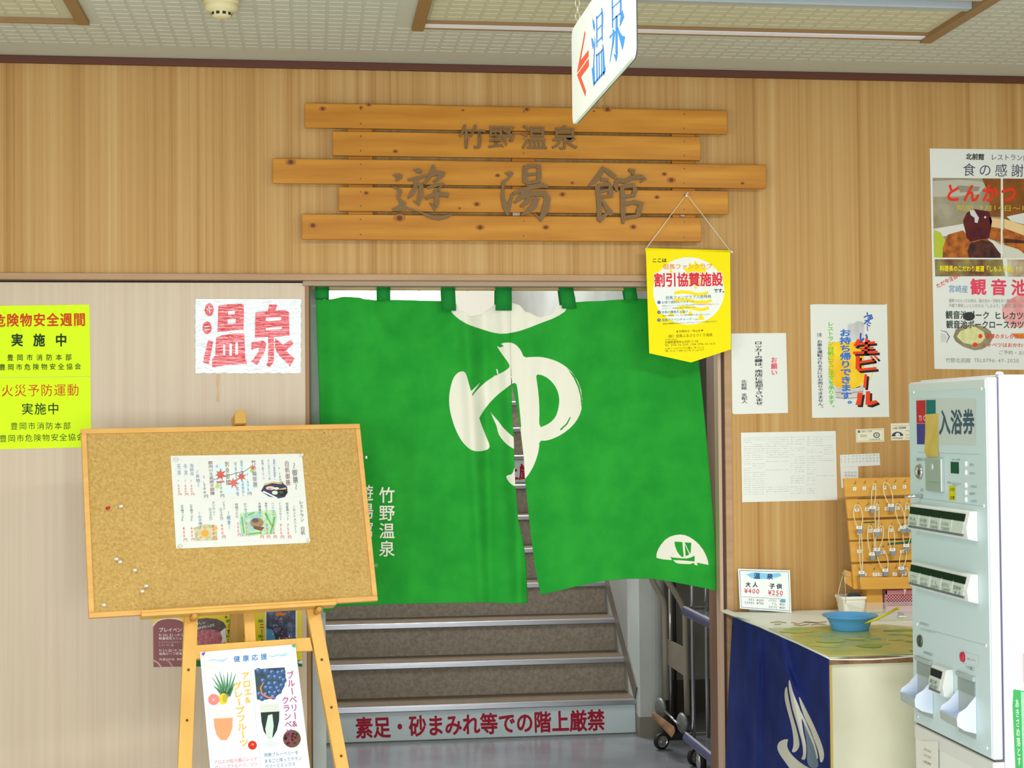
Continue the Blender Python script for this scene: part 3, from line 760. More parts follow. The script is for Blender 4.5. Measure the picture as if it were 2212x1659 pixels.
pr.text('豊岡市危険物安全協会', -2, 939, 182, 935, 17, DG, .004, cw=17); pr.flush('line_of_writing', t)

# laminated red sign
t = thing('laminated_sign', DP.at(536, 725, .003), 'shiny laminated white sheet with two big red characters on the sliding door', 'sign')
lam = mat('laminated_film', (226, 234, 238), .12, spec=1.0, coat=1.0, bump=.9, bscale=(12, 12, 110))
mb = MB(); nx, ny = 90, 160
def wav(u, v): return .0018 + .0007 * sin(u * 13 + 3 * sin(v * 5)) * sin(v * 7 + 1) + .00022 * sin(v * 95 + 4 * sin(u * 21)) * sin(u * 9 + v * 4)
def lamw(x, y): return wav((x - 421) / 230, (y - 645) / 161)
for jj in range(ny):
    for ii in range(nx):
        x = 421 + 230 * ii / (nx - 1) + (1.2 * sin(jj * .3) if ii in (0, nx - 1) else 0); y = 645.5 + 161 * jj / (ny - 1) + (1.2 * sin(ii * .7) if jj == ny - 1 else 0)
        mb.v.append(DP.at(x, y, lamw(x, y)))
for jj in range(ny - 1):
    for ii in range(nx - 1): k = jj * nx + ii; mb.face((k, k + nx, k + nx + 1, k + 1), 0, True)
o = link('film', mb, lam, t); md = o.modifiers.new('thickness', 'SOLIDIFY'); md.thickness = .0006
class Lam(Print):
    def w(s, x, y, z):
        X = s.T[0] + x / s.T[2]; Y = s.T[1] + y / s.T[2]; return s.pl.at(X, Y, s.off + s.step * z)
pr = Lam(DP, .0042, .0003); pr.T = (0, 600, 3.253)
R = mat('laminated_red', (214, 34, 50), .14, spec=1.0, coat=.8, bump=.9, bscale=(12, 12, 110)); Wt = mat('laminated_white', (226, 232, 236), .14, spec=1.0, coat=.8, bump=.9, bscale=(12, 12, 110))
pr.disc(1470, 225, 32, 45, R); pr.disc(1455, 352, 32, 45, R)
pr.poly([(1462, 438), (1498, 450), (1467, 608), (1424, 592)], R)
pr.poly([(1535, 195), (1640, 184), (1700, 183), (1714, 200), (1711, 366), (1528, 380)], R)
pr.poly([(1604, 234), (1650, 230), (1650, 256), (1602, 260)], Wt, 1); pr.poly([(1600, 292), (1655, 287), (1655, 318), (1600, 322)], Wt, 1)
pr.poly([(1518, 420), (1560, 404), (1680, 390), (1716, 394), (1724, 566), (1738, 604), (1620, 610), (1490, 630), (1490, 570), (1512, 548)], R)
for a in ((1568, 468, 1582, 545), (1612, 462, 1630, 548), (1654, 455, 1672, 540)): pr.rect(*a, Wt, 1)
pr.poly([(1890, 188), (1948, 188), (1935, 232), (2000, 226), (2030, 240), (2034, 408), (1925, 415), (1925, 590), (1895, 630), (1868, 612), (1884, 590), (1884, 415), (1790, 424), (1795, 245), (1882, 234)], R)
pr.poly([(1868, 282), (1975, 276), (1975, 298), (1868, 304)], Wt, 1); pr.poly([(1868, 352), (1980, 344), (1980, 360), (1868, 368)], Wt, 1)
pr.poly([(1768, 452), (1850, 440), (1872, 462), (1860, 520), (1808, 612), (1764, 590), (1818, 520), (1818, 488), (1765, 505)], R)
pr.poly([(1932, 425), (1990, 470), (2042, 436), (2062, 462), (2010, 515), (2070, 568), (2038, 622), (1960, 545), (1930, 490)], R)
pr.stroke([(1452, 225), (1490, 215)], 6, Wt, 1); pr.stroke([(1468, 200), (1474, 250)], 6, Wt, 1); pr.stroke([(1438, 345), (1472, 340)], 6, Wt, 1); pr.stroke([(1440, 368), (1470, 364)], 6, Wt, 1)
pr.build('red_characters', t)

# restaurant flyer low on the door, mostly behind the easel
t = paper('restaurant_flyer', 'yellow and maroon restaurant flyer low on the door behind the easel', 'poster', DP, [(331, 1296), (652, 1286), (652, 1433), (331, 1441)], mat('flyer_yellow', (232, 206, 20), .45))
pr = Print(DP, .0016); pr.T = (300, 1280, 4.378)
MRN = (146, 92, 96)
pr.poly([(135, 330), (160, 285), (210, 260), (280, 250), (350, 255), (400, 270), (440, 300), (440, 700), (138, 705)], MRN)
pr.stroke([(135, 312), (170, 272), (220, 248), (280, 240), (350, 244), (410, 262)], 12, (236, 226, 222), 1)
pr.stroke([(140, 640), (180, 665), (210, 702)], 14, (214, 170, 170), 1); pr.stroke([(262, 640), (290, 660), (318, 700)], 14, (196, 150, 150), 1)
LW = (240, 232, 230)
pr.text('プレイベント', 188, 330, 450, 330, 46, LW, .02, 2)
pr.text('9/20(土)〜9/27', 188, 388, 440, 386, 32, LW, .01, 2); pr.text('数量限定メニュー', 188, 420, 440, 418, 28, LW, .01, 2)
pr.text('レストランふるさとﾌｪｱ', 188, 458, 440, 456, 24, (220, 204, 204), 0, 2); pr.text('レストラン館', 188, 486, 330, 486, 24, (220, 204, 204), 0, 2)
pr.text('9/21(日)10:30〜', 190, 534, 440, 532, 30, LW, .01, 2); pr.text('但馬ビーフ試食会', 190, 566, 440, 562, 27, LW, .01, 2); pr.text('先着200名 無料', 190, 620, 420, 618, 24, LW, 0, 2)
meat = mat('flyer_meat_photo', (206, 120, 132), .4, col2=(150, 74, 84), scale=(90, 90, 90), detail=5, lo=.3, hi=.7)
pr.poly([(550, 250), (640, 240), (740, 250), (800, 280), (826, 320), (820, 480), (790, 520), (570, 520), (545, 420)], mat('flyer_dark_crust', (104, 84, 78), .4, col2=(70, 56, 54), scale=(80, 80, 80)), 0)
pr.poly([(550, 365), (620, 350), (720, 352), (770, 380), (790, 430), (770, 500), (560, 520)], meat, 1)
pr.poly([(770, 370), (822, 330), (822, 470), (780, 480)], (224, 220, 216), 1)
pr.text('美味しい', 500, 288, 630, 268, 28, (238, 238, 244), .01, 3); pr.text('肉汁がたっぷり', 540, 326, 712, 290, 30, (238, 238, 244), .02, 3)
pr.disc(824, 232, 10, 10, (70, 70, 110), 1)
GRN = (96, 160, 60)
for y in (255, 400): 
    for x in (825, 990, 1130): pr.rect(x, y, x + 44, y + 28, GRN, 1)
for x, s_ in ((832, 'ミ食'), (996, 'ズオ'), (1140, 'ニー')): pr.vtext(s_, x, 290, x, 395, 46, (40, 40, 30), .02, 2)
for x, s_ in ((832, 'ロ品'), (996, 'おか'), (1140, '上り')): pr.vtext(s_, x, 430, x, 520, 46, (40, 40, 30), .02, 2)
pr.rect(1192, 170, 1497, 470, (226, 226, 230), 1)
pr.rect(1206, 160, 1482, 455, mat('flyer_night_photo', (38, 40, 66), .35, col2=(96, 116, 160), scale=(40, 40, 40), detail=5, lo=.45, hi=.75), 2)
pr.poly([(1206, 340), (1260, 350), (1300, 455), (1206, 455)], (80, 150, 206), 3)
random.seed(9)
for i in range(46):
    x = random.gauss(1345, 45); y = random.uniform(215, 450); a = random.uniform(0, pi)
    cc = random.choice([(190, 190, 196), (150, 150, 160), (60, 56, 60), (44, 40, 46), (186, 50, 46), (206, 206, 210), (90, 86, 92)])
    l = random.uniform(8, 26); pr.stroke([(x, y), (x + l * cos(a), y + l * sin(a))], random.uniform(5, 14), cc, 4)
pr.poly([(1290, 196), (1340, 186), (1400, 200), (1360, 225), (1300, 222)], (214, 120, 60), 4)
pr.rect(500, 640, 1545, 700, (40, 110, 70), 1)
pr.poly([(1505, 650), (1545, 640), (1545, 675), (1510, 668)], (220, 236, 236), 2)
pr.build('printing', t)

# ================================================================== EASEL, CORK BOARD
a_, b_, g_ = .228, .322, .010
u_ = Vector((cos(a_), sin(a_), 0)); n_ = Vector((sin(a_), -cos(a_), 0))
up_ = Vector((0, 0, 1)) * cos(b_) - n_ * sin(b_)
UU = u_ * cos(g_) + up_ * sin(g_); VV = up_ * cos(g_) - u_ * sin(g_); NN = UU.cross(VV).normalized()
if NN.y > 0: NN = -NN
O = Vector((-.247, -.366, 1.294))
EP = Pl(O, NN)                                            # front plane of the cork board frame
def eb(mb, u0, u1, v0, v1, d0, d1, mi=0):
    """box in board space: u right, v up, d towards viewer"""
    k = len(mb.v)
    for u in (u0, u1):
        for d in (d1, d0):
            for v in (v0, v1): mb.v.append(O + UU * u + VV * v + NN * d)
    for q in ((0, 1, 3, 2), (4, 6, 7, 5), (0, 4, 5, 1), (2, 3, 7, 6), (0, 2, 6, 4), (1, 5, 7, 3)): mb.face([k + i for i in q], mi)
    return mb
def uv(px, py, off=0):
    p = EP.at(px, py, off) - O; return p.dot(UU), p.dot(VV)
pine = mat('light_pine_frame', (226, 176, 98), .45, col2=(214, 160, 82), scale=(8, 8, 40), lo=.3, hi=.7)
cork = mat('cork_sheet', (178, 142, 76), .85, col2=(198, 165, 100), scale=(110, 110, 110), detail=6, lo=.32, hi=.66, bump=.4, bscale=(150, 150, 150), spec=.15)
cb = thing('cork_board', O - VV * .3, 'pine-framed cork notice board resting on the wooden easel', 'notice board')
fw = .0165; W2, H2 = .45, .3
link('cork_sheet', eb(MB(), -W2 + .01, W2 - .01, -H2 + .01, H2 - .01, -.014, -.006), cork, cb)
link('frame_rail', eb(MB(), -W2, W2, H2 - fw, H2, -.018, 0), pine, cb, .002); link('frame_rail', eb(MB(), -W2, W2, -H2, -H2 + fw, -.018, 0), pine, cb, .002)
link('frame_stile', eb(MB(), -W2, -W2 + fw, -H2 + fw, H2 - fw, -.018, 0), pine, cb, .002); link('frame_stile', eb(MB(), W2 - fw, W2, -H2 + fw, H2 - fw, -.018, 0), pine, cb, .002)
mb = MB(); p = EP.at(788, 988, -.01); mb.cyl(p - UU * .003, .003, .006, UU, 8); mb.box(-.002, .004, -.002, .002, -.004, .004, 0, None, p + UU * .004)
link('side_hook', mb, mat('hook_steel', (150, 146, 140), .35, .8), cb)
CP = EP.sh(-.006)
spk = mat('cork_dark_fleck', (150, 104, 52), .9); spl = mat('cork_light_fleck', (236, 204, 140), .9)
pr = Print(CP, .0003); random.seed(11)
for i in range(2600):
    u = random.uniform(-.43, .43); v = random.uniform(-.28, .28); r = random.uniform(.001, .0034); a = random.uniform(0, pi)
    P = [O + UU * (u + r * c1_) + VV * (v + r * s1_) + NN * (-.0056) for c1_, s1_ in ((cos(a), sin(a)), (cos(a + 2) * .5, sin(a + 2) * .5), (cos(a + 3.3), sin(a + 3.3) * .8))]
    k = len(pr.mb.v); pr.mb.v += P; pr.mb.face((k, k + 1, k + 2), pr.mi(spk if i % 5 < 2 else spl))
stuff(pr.build('cork_flecks', cb))

# menu sheet
t = paper('menu_sheet', 'white handwritten-style menu with maple leaf pictures pinned to the cork board', 'menu', CP, [(368.5, 985), (652, 980), (669.5, 1172.5), (380.5, 1185.5)], PAPER(), off=.0005)
pr = Print(CP, .0018); pr.T = (340, 960, 6.144)
pk = (240, 226, 228)
for q in ([(250, 205), (1870, 160), (1900, 690), (600, 735), (225, 745)], ): pr.stroke(q + [q[0]], 4, pk)
pr.stroke([(560, 200), (585, 735)], 4, pk); pr.stroke([(250, 775), (575, 765), (600, 1310), (290, 1320)], 4, pk); pr.stroke([(600, 745), (985, 735), (1020, 1290), (640, 1300)], 4, pk); pr.stroke([(1285, 745), (1850, 730), (1880, 1260), (1040, 1290), (1000, 740)], 4, pk)
pr.poly([(690, 290), (860, 250), (1250, 240), (1320, 270), (1330, 560), (1200, 640), (900, 650), (780, 560), (680, 440)], mat('menu_sky_wash', (206, 230, 238), .6, col2=(232, 238, 214), scale=(30, 30, 30)), 0)
def leaf(x, y, r, col, a0=0):
    P = []
    for k in range(14):
        rr = r if k % 2 == 0 else r * .42
        if k in (6, 8): rr = r * .8
        P.append((x + rr * cos(a0 + 2 * pi * k / 14), y + rr * sin(a0 + 2 * pi * k / 14)))
    pr.poly(P, col, 2)
pr.stroke([(740, 470), (950, 410), (1060, 375), (1150, 360), (1240, 300)], 9, (150, 104, 84), 1)
leaf(835, 400, 90, (206, 96, 84), .3); leaf(1010, 510, 85, (216, 108, 100), 1.0); leaf(1115, 425, 75, (208, 96, 76), .6); leaf(1265, 305, 50, (222, 130, 90), .2); leaf(800, 550, 50, (176, 210, 110), .8); leaf(1250, 350, 40, (180, 206, 90), 0); leaf(790, 290, 26, (226, 160, 150), 0)
pr.poly([(770, 490), (880, 480), (900, 500), (800, 520)], (196, 120, 120), 2)
dish = [(1375, 620), (1430, 520), (1540, 495), (1660, 510), (1720, 560), (1730, 640), (1690, 700), (1600, 718), (1480, 690)]
pr.poly(dish, (58, 62, 84), 1)
pr.disc(1500, 580, 60, 26, (222, 196, 190), 2); pr.disc(1490, 592, 24, 14, (206, 130, 140), 3); pr.disc(1580, 585, 36, 16, (226, 232, 220), 3); pr.disc(1655, 640, 62, 42, (40, 34, 36), 3); pr.disc(1640, 636, 30, 18, (70, 90, 70), 4); pr.disc(1560, 640, 40, 26, (214, 226, 200), 3)
pr.poly([(1395, 630), (1410, 615), (1600, 710), (1570, 716)], (236, 240, 240), 3); pr.stroke([(1410, 540), (1520, 505), (1650, 520)], 18, (220, 186, 120), 3); pr.stroke([(1620, 600), (1710, 580)], 20, (214, 180, 110), 3)
pr.poly([(1100, 910), (1300, 890), (1560, 870), (1590, 960), (1540, 1190), (1120, 1220), (1090, 1050)], mat('menu_green_wash', (196, 224, 160), .6, col2=(150, 196, 200), scale=(60, 60, 60), detail=5), 0)
pr.disc(1320, 1040, 90, 66, (164, 132, 96), 1); pr.disc(1300, 1010, 45, 30, (96, 92, 100), 2); pr.poly([(1270, 1080), (1420, 1100), (1380, 1150), (1280, 1120)], (110, 84, 70), 2)
for q in ([(1120, 960), (1150, 1180)], [(1430, 910), (1530, 1100)], [(1200, 940), (1290, 900)], [(1500, 1190), (1560, 960)], [(1220, 1190), (1380, 1170)]): pr.stroke(q, 22, (120, 178, 96), 1)
pr.poly([(480, 1110), (620, 1060), (790, 1070), (800, 1270), (510, 1280)], mat('menu_orange_wash', (214, 206, 170), .6, col2=(180, 176, 130), scale=(80, 80, 80)), 0)
pr.disc(632, 1180, 50, 46, (244, 168, 62), 2); pr.disc(770, 1115, 30, 24, (240, 176, 92), 1); pr.disc(575, 1235, 16, 12, (236, 160, 70), 2)
BK = (84, 84, 84); TEAL = (72, 108, 112); BR = (138, 84, 86); RD = (214, 74, 74); BL = (96, 128, 176)
pr.vtext('〜御膳〜', 1775, 240, 1810, 610, 70, BK, .0, 5); pr.vtext('白帆御膳', 1685, 215, 1705, 550, 62, BR, 0, 5); pr.vtext('1,100円', 1600, 300, 1625, 530, 50, TEAL, 0, 5)
pr.vtext('温菜小鉢茶碗蒸し', 1530, 195, 1545, 470, 32, BL, -.005, 5); pr.vtext('さしみ天ぷら一品', 1455, 195, 1475, 470, 32, BL, -.005, 5); pr.vtext('吸物ご飯フルーツ', 1375, 205, 1395, 470, 32, BL, -.005, 5)
pr.vtext('竹の輪御膳', 1245, 205, 1270, 570, 60, BR, 0, 5); pr.vtext('1,575円', 1180, 380, 1195, 680, 60, TEAL, 0, 5); pr.vtext('温菜小鉢天ぷら茶碗蒸し', 1095, 210, 1125, 690, 36, (110, 130, 170), -.005, 5)
pr.vtext('地魚姿造り焼物', 1015, 230, 1050, 690, 36, (110, 130, 170), -.005, 5); pr.vtext('刺身御膳', 890, 225, 910, 545, 60, BR, 0, 5); pr.vtext('1,200円', 825, 400, 835, 710, 58, TEAL, 0, 5)
pr.vtext('豚肉の生姜焼き御膳', 672, 220, 700, 675, 64, BR, 0, 5); pr.vtext('1,200円', 600, 410, 618, 715, 60, TEAL, 0, 5)
pr.vtext('〜丼物〜', 500, 340, 520, 570, 54, BL, 0, 5)
for x, s_ in ((425, '海鮮丼'), (345, '牛丼'), (255, '天丼')): pr.vtext(s_, x, 255, x + 10, 420, 54, (140, 150, 180), -.004, 5); pr.vtext('1,000円', x + 10, 465, x + 20, 680, 50, RD, -.002, 5)
pr.vtext('レストラン 白帆', 1875, 740, 1905, 1205, 58, BK, 0, 5)
pr.vtext('〜セットメニュー〜', 1790, 810, 1815, 1180, 44, TEAL, 0, 5)
for x, s_, p_ in ((1700, '地産得セット', '750円'), (1605, 'トンカツセット', '950円'), (1510, 'ハンバーグセット', '950円'), (1420, '海老フライセット', '950円'), (1335, '天婦羅セット', '950円')):
    pr.vtext(s_, x, 770, x + 15, 1010, 38, TEAL, -.002, 5); pr.vtext(p_, x + 18, 1050, x + 30, 1255, 52, RD, .004, 5)
pr.vtext('きつねうどん', 1140, 780, 1160, 975, 42, TEAL, 0, 5); pr.vtext('500円', 1165, 1030, 1175, 1225, 50, RD, .004, 5); pr.vtext('月見うどん', 1025, 780, 1035, 975, 48, TEAL, 0, 5); pr.vtext('500円', 1055, 1030, 1063, 1225, 50, RD, 0, 5)
pr.vtext('〜軽食〜', 915, 880, 930, 1130, 52, BL, 0, 5); pr.vtext('ピラフ', 860, 755, 868, 870, 36, TEAL, 0, 5); pr.vtext('（サラダ付）', 815, 820, 835, 1030, 44, TEAL, 0, 5); pr.vtext('600円', 840, 1050, 855, 1255, 56, RD, 0, 5)
pr.vtext('カツカレー', 720, 755, 735, 955, 40, TEAL, 0, 5); pr.vtext('（サラダ付）', 675, 820, 690, 1030, 44, TEAL, 0, 5); pr.vtext('800円', 725, 1060, 735, 1265, 54, RD, .006, 5)
pr.vtext('〜お子様〜', 530, 895, 550, 1120, 50, BL, 0, 5); pr.vtext('お子様ランチA', 425, 795, 440, 1020, 42, TEAL, -.002, 5); pr.vtext('600円', 440, 1090, 450, 1285, 54, RD, 0, 5)
pr.vtext('お子様ランチB', 305, 800, 320, 1020, 42, TEAL, -.002, 5); pr.vtext('800円', 335, 1095, 345, 1290, 54, RD, 0, 5)
pr.build('printing', t)
# push pins
def pin(px, py, m, label, first=None, group=None, tilt=.3, off=0.0):
    p = CP.at(px, py, off); 
    if first is None:
        t = thing('push_pin', p, label, 'push pin', group)
        ax = (NN + UU * tilt - VV * .2).normalized()
        link('needle', MB().tube([p - NN * .004, p + ax * .006], .0006, 6), mat('pin_steel', (190, 190, 190), .3, .9), t)
        link('grip', MB().lathe([(0, .003), (.0052, .003), (.0052, .005), (.0034, .007), (.003, .012), (.0045, .014), (.0045, .0155), (0, .0155)], p, ax, 14), m, t)
        return t
    return copy_tree(first, p, label, group)
wpin = mat('clear_white_plastic', (232, 230, 222), .25, spec=.6, trans=.0); G1 = 'loose pins in the lower left of the cork board'
red = pin(231, 1098, mat('red_pin_plastic', (206, 32, 40), .3), 'red push pin near the left side of the cork board')
p0 = pin(259, 1094, wpin, 'clear push pin just right of the red pin')
for x, y, l in ((249, 1208, 'upper of two adjoining white pins, left side of the cork board'), (257, 1214, 'lower of two adjoining white pins, left side of the cork board'), (289, 1232, 'white push pin alone between the adjoining pair and the bottom pair'),
                (313.5, 1266, 'white push pin, upper one of the pair near the bottom of the cork'), (305, 1277.5, 'white push pin, lower one of the pair near the bottom of the cork'), (222, 1307, 'white push pin in the bottom left corner of the cork')):
    pin(x, y, None, l, p0, G1)
for x, y, l in ((377, 993, 'pin holding the upper left corner of the menu sheet'), (649, 983, 'pin holding the upper right corner of the menu sheet'), (386, 1180.5, 'pin holding the lower left corner of the menu sheet'), (664, 1167, 'pin holding the lower right corner of the menu sheet')):
    pin(x, y, None, l, p0, 'pins at the menu corners', off=.0)

# easel
LPl = EP.sh(-.0185)                                       # front faces of the easel legs
ew = mat('easel_pine', (228, 180, 92), .42, spec=.45, col2=(218, 166, 80), scale=(14, 14, 3), lo=.3, hi=.7)
es = thing('easel', Vector((-.25, -.7, 0)), 'light pine easel with round pegs, in front of the sliding door', 'easel')
def leg_(pxs, name='leg', th=.022, pl=None):
    pl = pl or LPl
    P = [pl.at(x, y) for x, y in pxs]
    # carry the lower pair on to the floor
    def down(a, b):
        d = (b - a); return a + d * ((0 - a.z) / d.z)
    Q = [P[0], P[1], down(P[1], P[2]), down(P[0], P[3])]
    return link(name, MB().prism(Q, -NN * th), ew, es, .002)
def ext(p, q, y):  # extrapolate pixel line
    t_ = (y - p[1]) / (q[1] - p[1]); return (p[0] + (q[0] - p[0]) * t_, y)
la, lb = (394, 1340), (384.5, 1659); lc, ld = (424, 1338), (415, 1659)
# the legs run up behind the board and meet under the top clip
tl_ = (503, 925); tr2 = (531, 925)
leg_([(503 - 88, 960), (503 - 60, 960), (415, 1659), (384.5, 1659)])
leg_([(596, 955), (625, 953), (754.5, 1659), (726, 1659)])
link('head_block', MB().prism([LPl.at(*p) for p in ((412, 962), (626, 953), (621, 935), (416, 944))], -NN * .022), ew, es, .002)
# sliding mast with the rounded clip
ms = MB().prism([LPl.at(x, y, -.0225) for x, y in ((501, 900), (531, 899), (555, 1430), (533, 1431))], -NN * .016)
link('mast', ms, ew, es, .002)
cp = [(503.5, 914), (502, 893)]; cp = []
pts = [(508, 914), (507, 895), (510, 888), (517, 885), (526, 886), (532, 891), (533, 913)]
link('top_clip', MB().prism([EP.at(x, y, .016) for x, y in pts], -NN * .05), mat('clip_pine', (206, 160, 80), .4), es, .0025)
rr_ = [(497, 1330), (527, 1329), (527, 1659), (497, 1659)]
RP = Pl(O - NN * .09, Vector((sin(a_), -cos(a_), -.42)))
P = [LPl.at(512, 960, -.045), LPl.at(538, 960, -.045)]
A = DP.at(497, 1385, .16); B = DP.at(527, 1384, .16)
d1 = (A - P[0]); d2 = (B - P[1]); A2 = P[0] + d1 * (-P[0].z / d1.z); B2 = P[1] + d2 * (-P[1].z / d2.z)
nrm = (P[1] - P[0]).cross(A2 - P[0]).normalized(); nrm = nrm if nrm.y > 0 else -nrm
link('support_leg', MB().prism([P[0], P[1], B2, A2], nrm * .02), mat('rear_leg_pine', (196, 150, 74), .5), es, .002)
link('crossbar', MB().prism([LPl.at(*p) for p in ((424, 1394), (670, 1377), (676, 1405), (423, 1423))], -NN * .02), ew, es, .0015)
for hx, hy in ((407, 1447), (404, 1556), (695, 1425), (716, 1528), (737, 1633)):
    p = LPl.at(hx, hy); mb = MB(); mb.lathe([(.0052, .0006), (.0052, .0012), (.0042, .0009), (.0042, .0004)], p, NN, 18); mb.lathe([(.0046, .0007), (.0001, .0007)], p, NN, 18, 1)
    link('peg_hole', mb, [ew, mat('peg_hole_dark', (104, 66, 30), .8)], es)
# ledge
A = EP.at(303, 1331); B = EP.at(722, 1310)
u0, v0 = uv(303, 1334); u1, v1 = uv(722, 1311)
vm = -H2
lg = MB(); eb(lg, u0, u1, vm - .012, vm - .0005, -.018, .034); 
link('ledge', lg, ew, es, .002)
link('ledge_lip', eb(MB(), u0, u1, vm - .0005, vm + .007, .026, .034), ew, es, .0015)
for px_, py_ in ((421, 1330.5), (690, 1316)):
    p = EP.at(px_, py_, .03); p2 = p
    link('peg', MB().tube([p - NN * .07, p - NN * .0, p + NN * .004], [.0085, .0095, .006], 18), mat('peg_pine', (196, 144, 66), .4), es)

# juice poster hanging from the crossbar
JP = LPl.sh(.003)
t = paper('juice_poster', 'tall white juice poster with aloe, blueberries and two glasses hung on the easel', 'poster', JP, [(431.3, 1409), (637.6, 1392), (678.5, 1735), (460.5, 1735)], mat('poster_gloss_paper', (228, 234, 238), .3, spec=.5), off=.0005, th=.002)
pr = Print(JP, .003); pr.T = (300, 1280, 4.378)
pr.poly([(590, 580), (1470, 505), (1495, 665), (615, 740)], mat('poster_pastel_header', (222, 236, 238), .4, col2=(244, 232, 216), scale=(12, 12, 12), lo=.4, hi=.6))
BLU = (40, 124, 196); 
pr.text('健康応援', 893, 600, 1210, 573, 62, BLU, .02, 2, cw=62)
pr.stroke([(650, 652), (700, 632), (740, 644), (790, 640), (850, 616)], [3, 8, 6, 8, 3], (120, 196, 226), 2); pr.stroke([(760, 658), (800, 650), (830, 632)], [3, 6, 2], (120, 196, 226), 2)
pr.stroke([(1225, 598), (1270, 606), (1310, 590), (1360, 592), (1418, 570)], [3, 8, 6, 8, 3], (120, 196, 226), 2); pr.stroke([(1340, 604), (1380, 596), (1400, 582)], [3, 6, 2], (120, 196, 226), 2)
pr.stroke([(610, 590), (700, 1659), (715, 1900)], 3, (190, 206, 214), 1); pr.stroke([(1055, 700), (1155, 1659), (1175, 1900)], 3, (190, 206, 214), 1)
for bx, by, tx, ty in ((790, 950, 690, 800), (800, 950, 715, 760), (810, 950, 760, 745), (815, 950, 800, 770), (825, 960, 840, 750), (835, 960, 880, 745), (840, 970, 918, 760), (850, 980, 905, 850), (785, 960, 705, 880), (830, 990, 880, 880)):
    pr.stroke([(bx, by), ((bx + tx) / 2 + 4, (by + ty) / 2), (tx, ty)], [30, 17, 2], random.choice([(86, 140, 104), (70, 124, 88), (110, 160, 120)]), 2)
pr.disc(708, 1012, 54, 54, (240, 150, 130), 3); pr.disc(708, 1012, 44, 44, (240, 128, 128), 4); pr.disc(706, 1016, 10, 10, (250, 224, 200), 5)
for k in range(8): pr.stroke([(708, 1012), (708 + 42 * cos(k * pi / 4), 1012 + 42 * sin(k * pi / 4))], 2.5, (250, 190, 180), 5)
pr.disc(797, 1003, 44, 58, (226, 206, 60), 2, 24); pr.disc(812, 1000, 24, 40, (196, 176, 60), 3, 20)
YT = (240, 190, 50)
pr.vtext('アロエ&', 960, 755, 1010, 1060, 84, YT, .02, 3); pr.vtext('グレープフルーツ', 880, 850, 952, 1465, 92, YT, .022, 3)
# orange drink
pr.poly([(700, 1110), (880, 1102), (890, 1190), (708, 1196)], (226, 226, 222), 2)
pr.poly([(708, 1192), (888, 1184), (884, 1280), (860, 1350), (828, 1396), (776, 1396), (735, 1345), (714, 1270)], mat('orange_drink_print', (250, 160, 112), .35), 3)
pr.poly([(776, 1396), (828, 1396), (822, 1440), (890, 1474), (830, 1498), (770, 1500), (720, 1482), (785, 1445)], (222, 228, 230), 2)
pr.disc(1074, 1444, 42, 42, (206, 44, 30), 3); pr.disc(1076, 1436, 14, 10, (244, 140, 90), 4)
# berries
pr.poly([(1092, 730), (1240, 715), (1378, 708), (1388, 790), (1378, 880), (1345, 945), (1290, 990), (1210, 1012), (1118, 1012), (1105, 860)], mat('berry_leaf_print', (58, 84, 66), .4, col2=(40, 60, 90), scale=(60, 60, 60)), 2)
bp2 = [(1175, 835), (1235, 865), (1200, 745), (1260, 755), (1320, 760), (1360, 750), (1290, 800), (1340, 810), (1235, 800), (1370, 830), (1290, 860), (1250, 905), (1310, 905), (1350, 880), (1205, 900), (1240, 950), (1290, 950), (1325, 935), (1140, 960), (1165, 1000), (1200, 965), (1270, 985), (1130, 740)]
for x, y in bp2: pr.disc(x, y, 28, 27, (62, 92, 142), 3, 14); pr.disc(x - 6, y - 8, 14, 12, (116, 150, 200), 4, 10); pr.disc(x + 3, y - 2, 5, 5, (40, 56, 96), 5, 8)
pr.stroke([(1180, 850), (1150, 900), (1165, 960), (1220, 992), (1285, 992)], [8, 14, 16, 16, 6], (214, 130, 100), 5)
PU = (176, 60, 130)
pr.vtext('ブルーベリー&', 1390, 745, 1455, 1285, 74, PU, .012, 3); pr.vtext('クランベリー', 1345, 985, 1400, 1440, 74, PU, .012, 5)
pr.poly([(1145, 1060), (1318, 1056), (1328, 1130), (1152, 1136)], (214, 218, 206), 2)
pr.poly([(1152, 1134), (1328, 1124), (1326, 1210), (1306, 1300), (1268, 1370), (1222, 1372), (1180, 1310), (1160, 1220)], (34, 52, 46), 3)
pr.poly([(1222, 1160), (1262, 1150), (1275, 1260), (1262, 1370), (1210, 1370), (1195, 1290)], mat('glass_glint_print', (206, 226, 214), .3), 4)
pr.poly([(1225, 1370), (1262, 1370), (1268, 1410), (1335, 1430), (1270, 1456), (1205, 1456), (1180, 1440), (1225, 1410)], (214, 220, 220), 2)
pr.disc(1447, 1382, 84, 84, mat('cranberry_photo', (110, 60, 56), .4, col2=(70, 92, 54), scale=(90, 90, 90), detail=5), 2)
random.seed(2)
for k in range(22):
    a = random.uniform(0, 6.28); r = random.uniform(0, 66); pr.disc(1447 + r * cos(a), 1382 + r * sin(a), 13, 12, random.choice([(150, 44, 50), (60, 26, 34), (90, 30, 50)]), 3, 8)
pr.text('アロエの粒々感にレッド', 705, 1588, 1122, 1548, 40, (226, 110, 130), .0, 2); pr.text('グレープフルーツ、リン', 712, 1638, 1125, 1598, 40, (226, 110, 130), .0, 2)
pr.text('完熟ブルーベリーを', 1182, 1518, 1510, 1490, 40, (90, 120, 160), .0, 2); pr.text('まるごと搾ってクラン', 1184, 1576, 1540, 1546, 40, (90, 120, 160), .0, 2); pr.text('ベリーとミックス', 1190, 1624, 1480, 1600, 40, (90, 120, 160), .0, 2)
pr.build('printing', t)
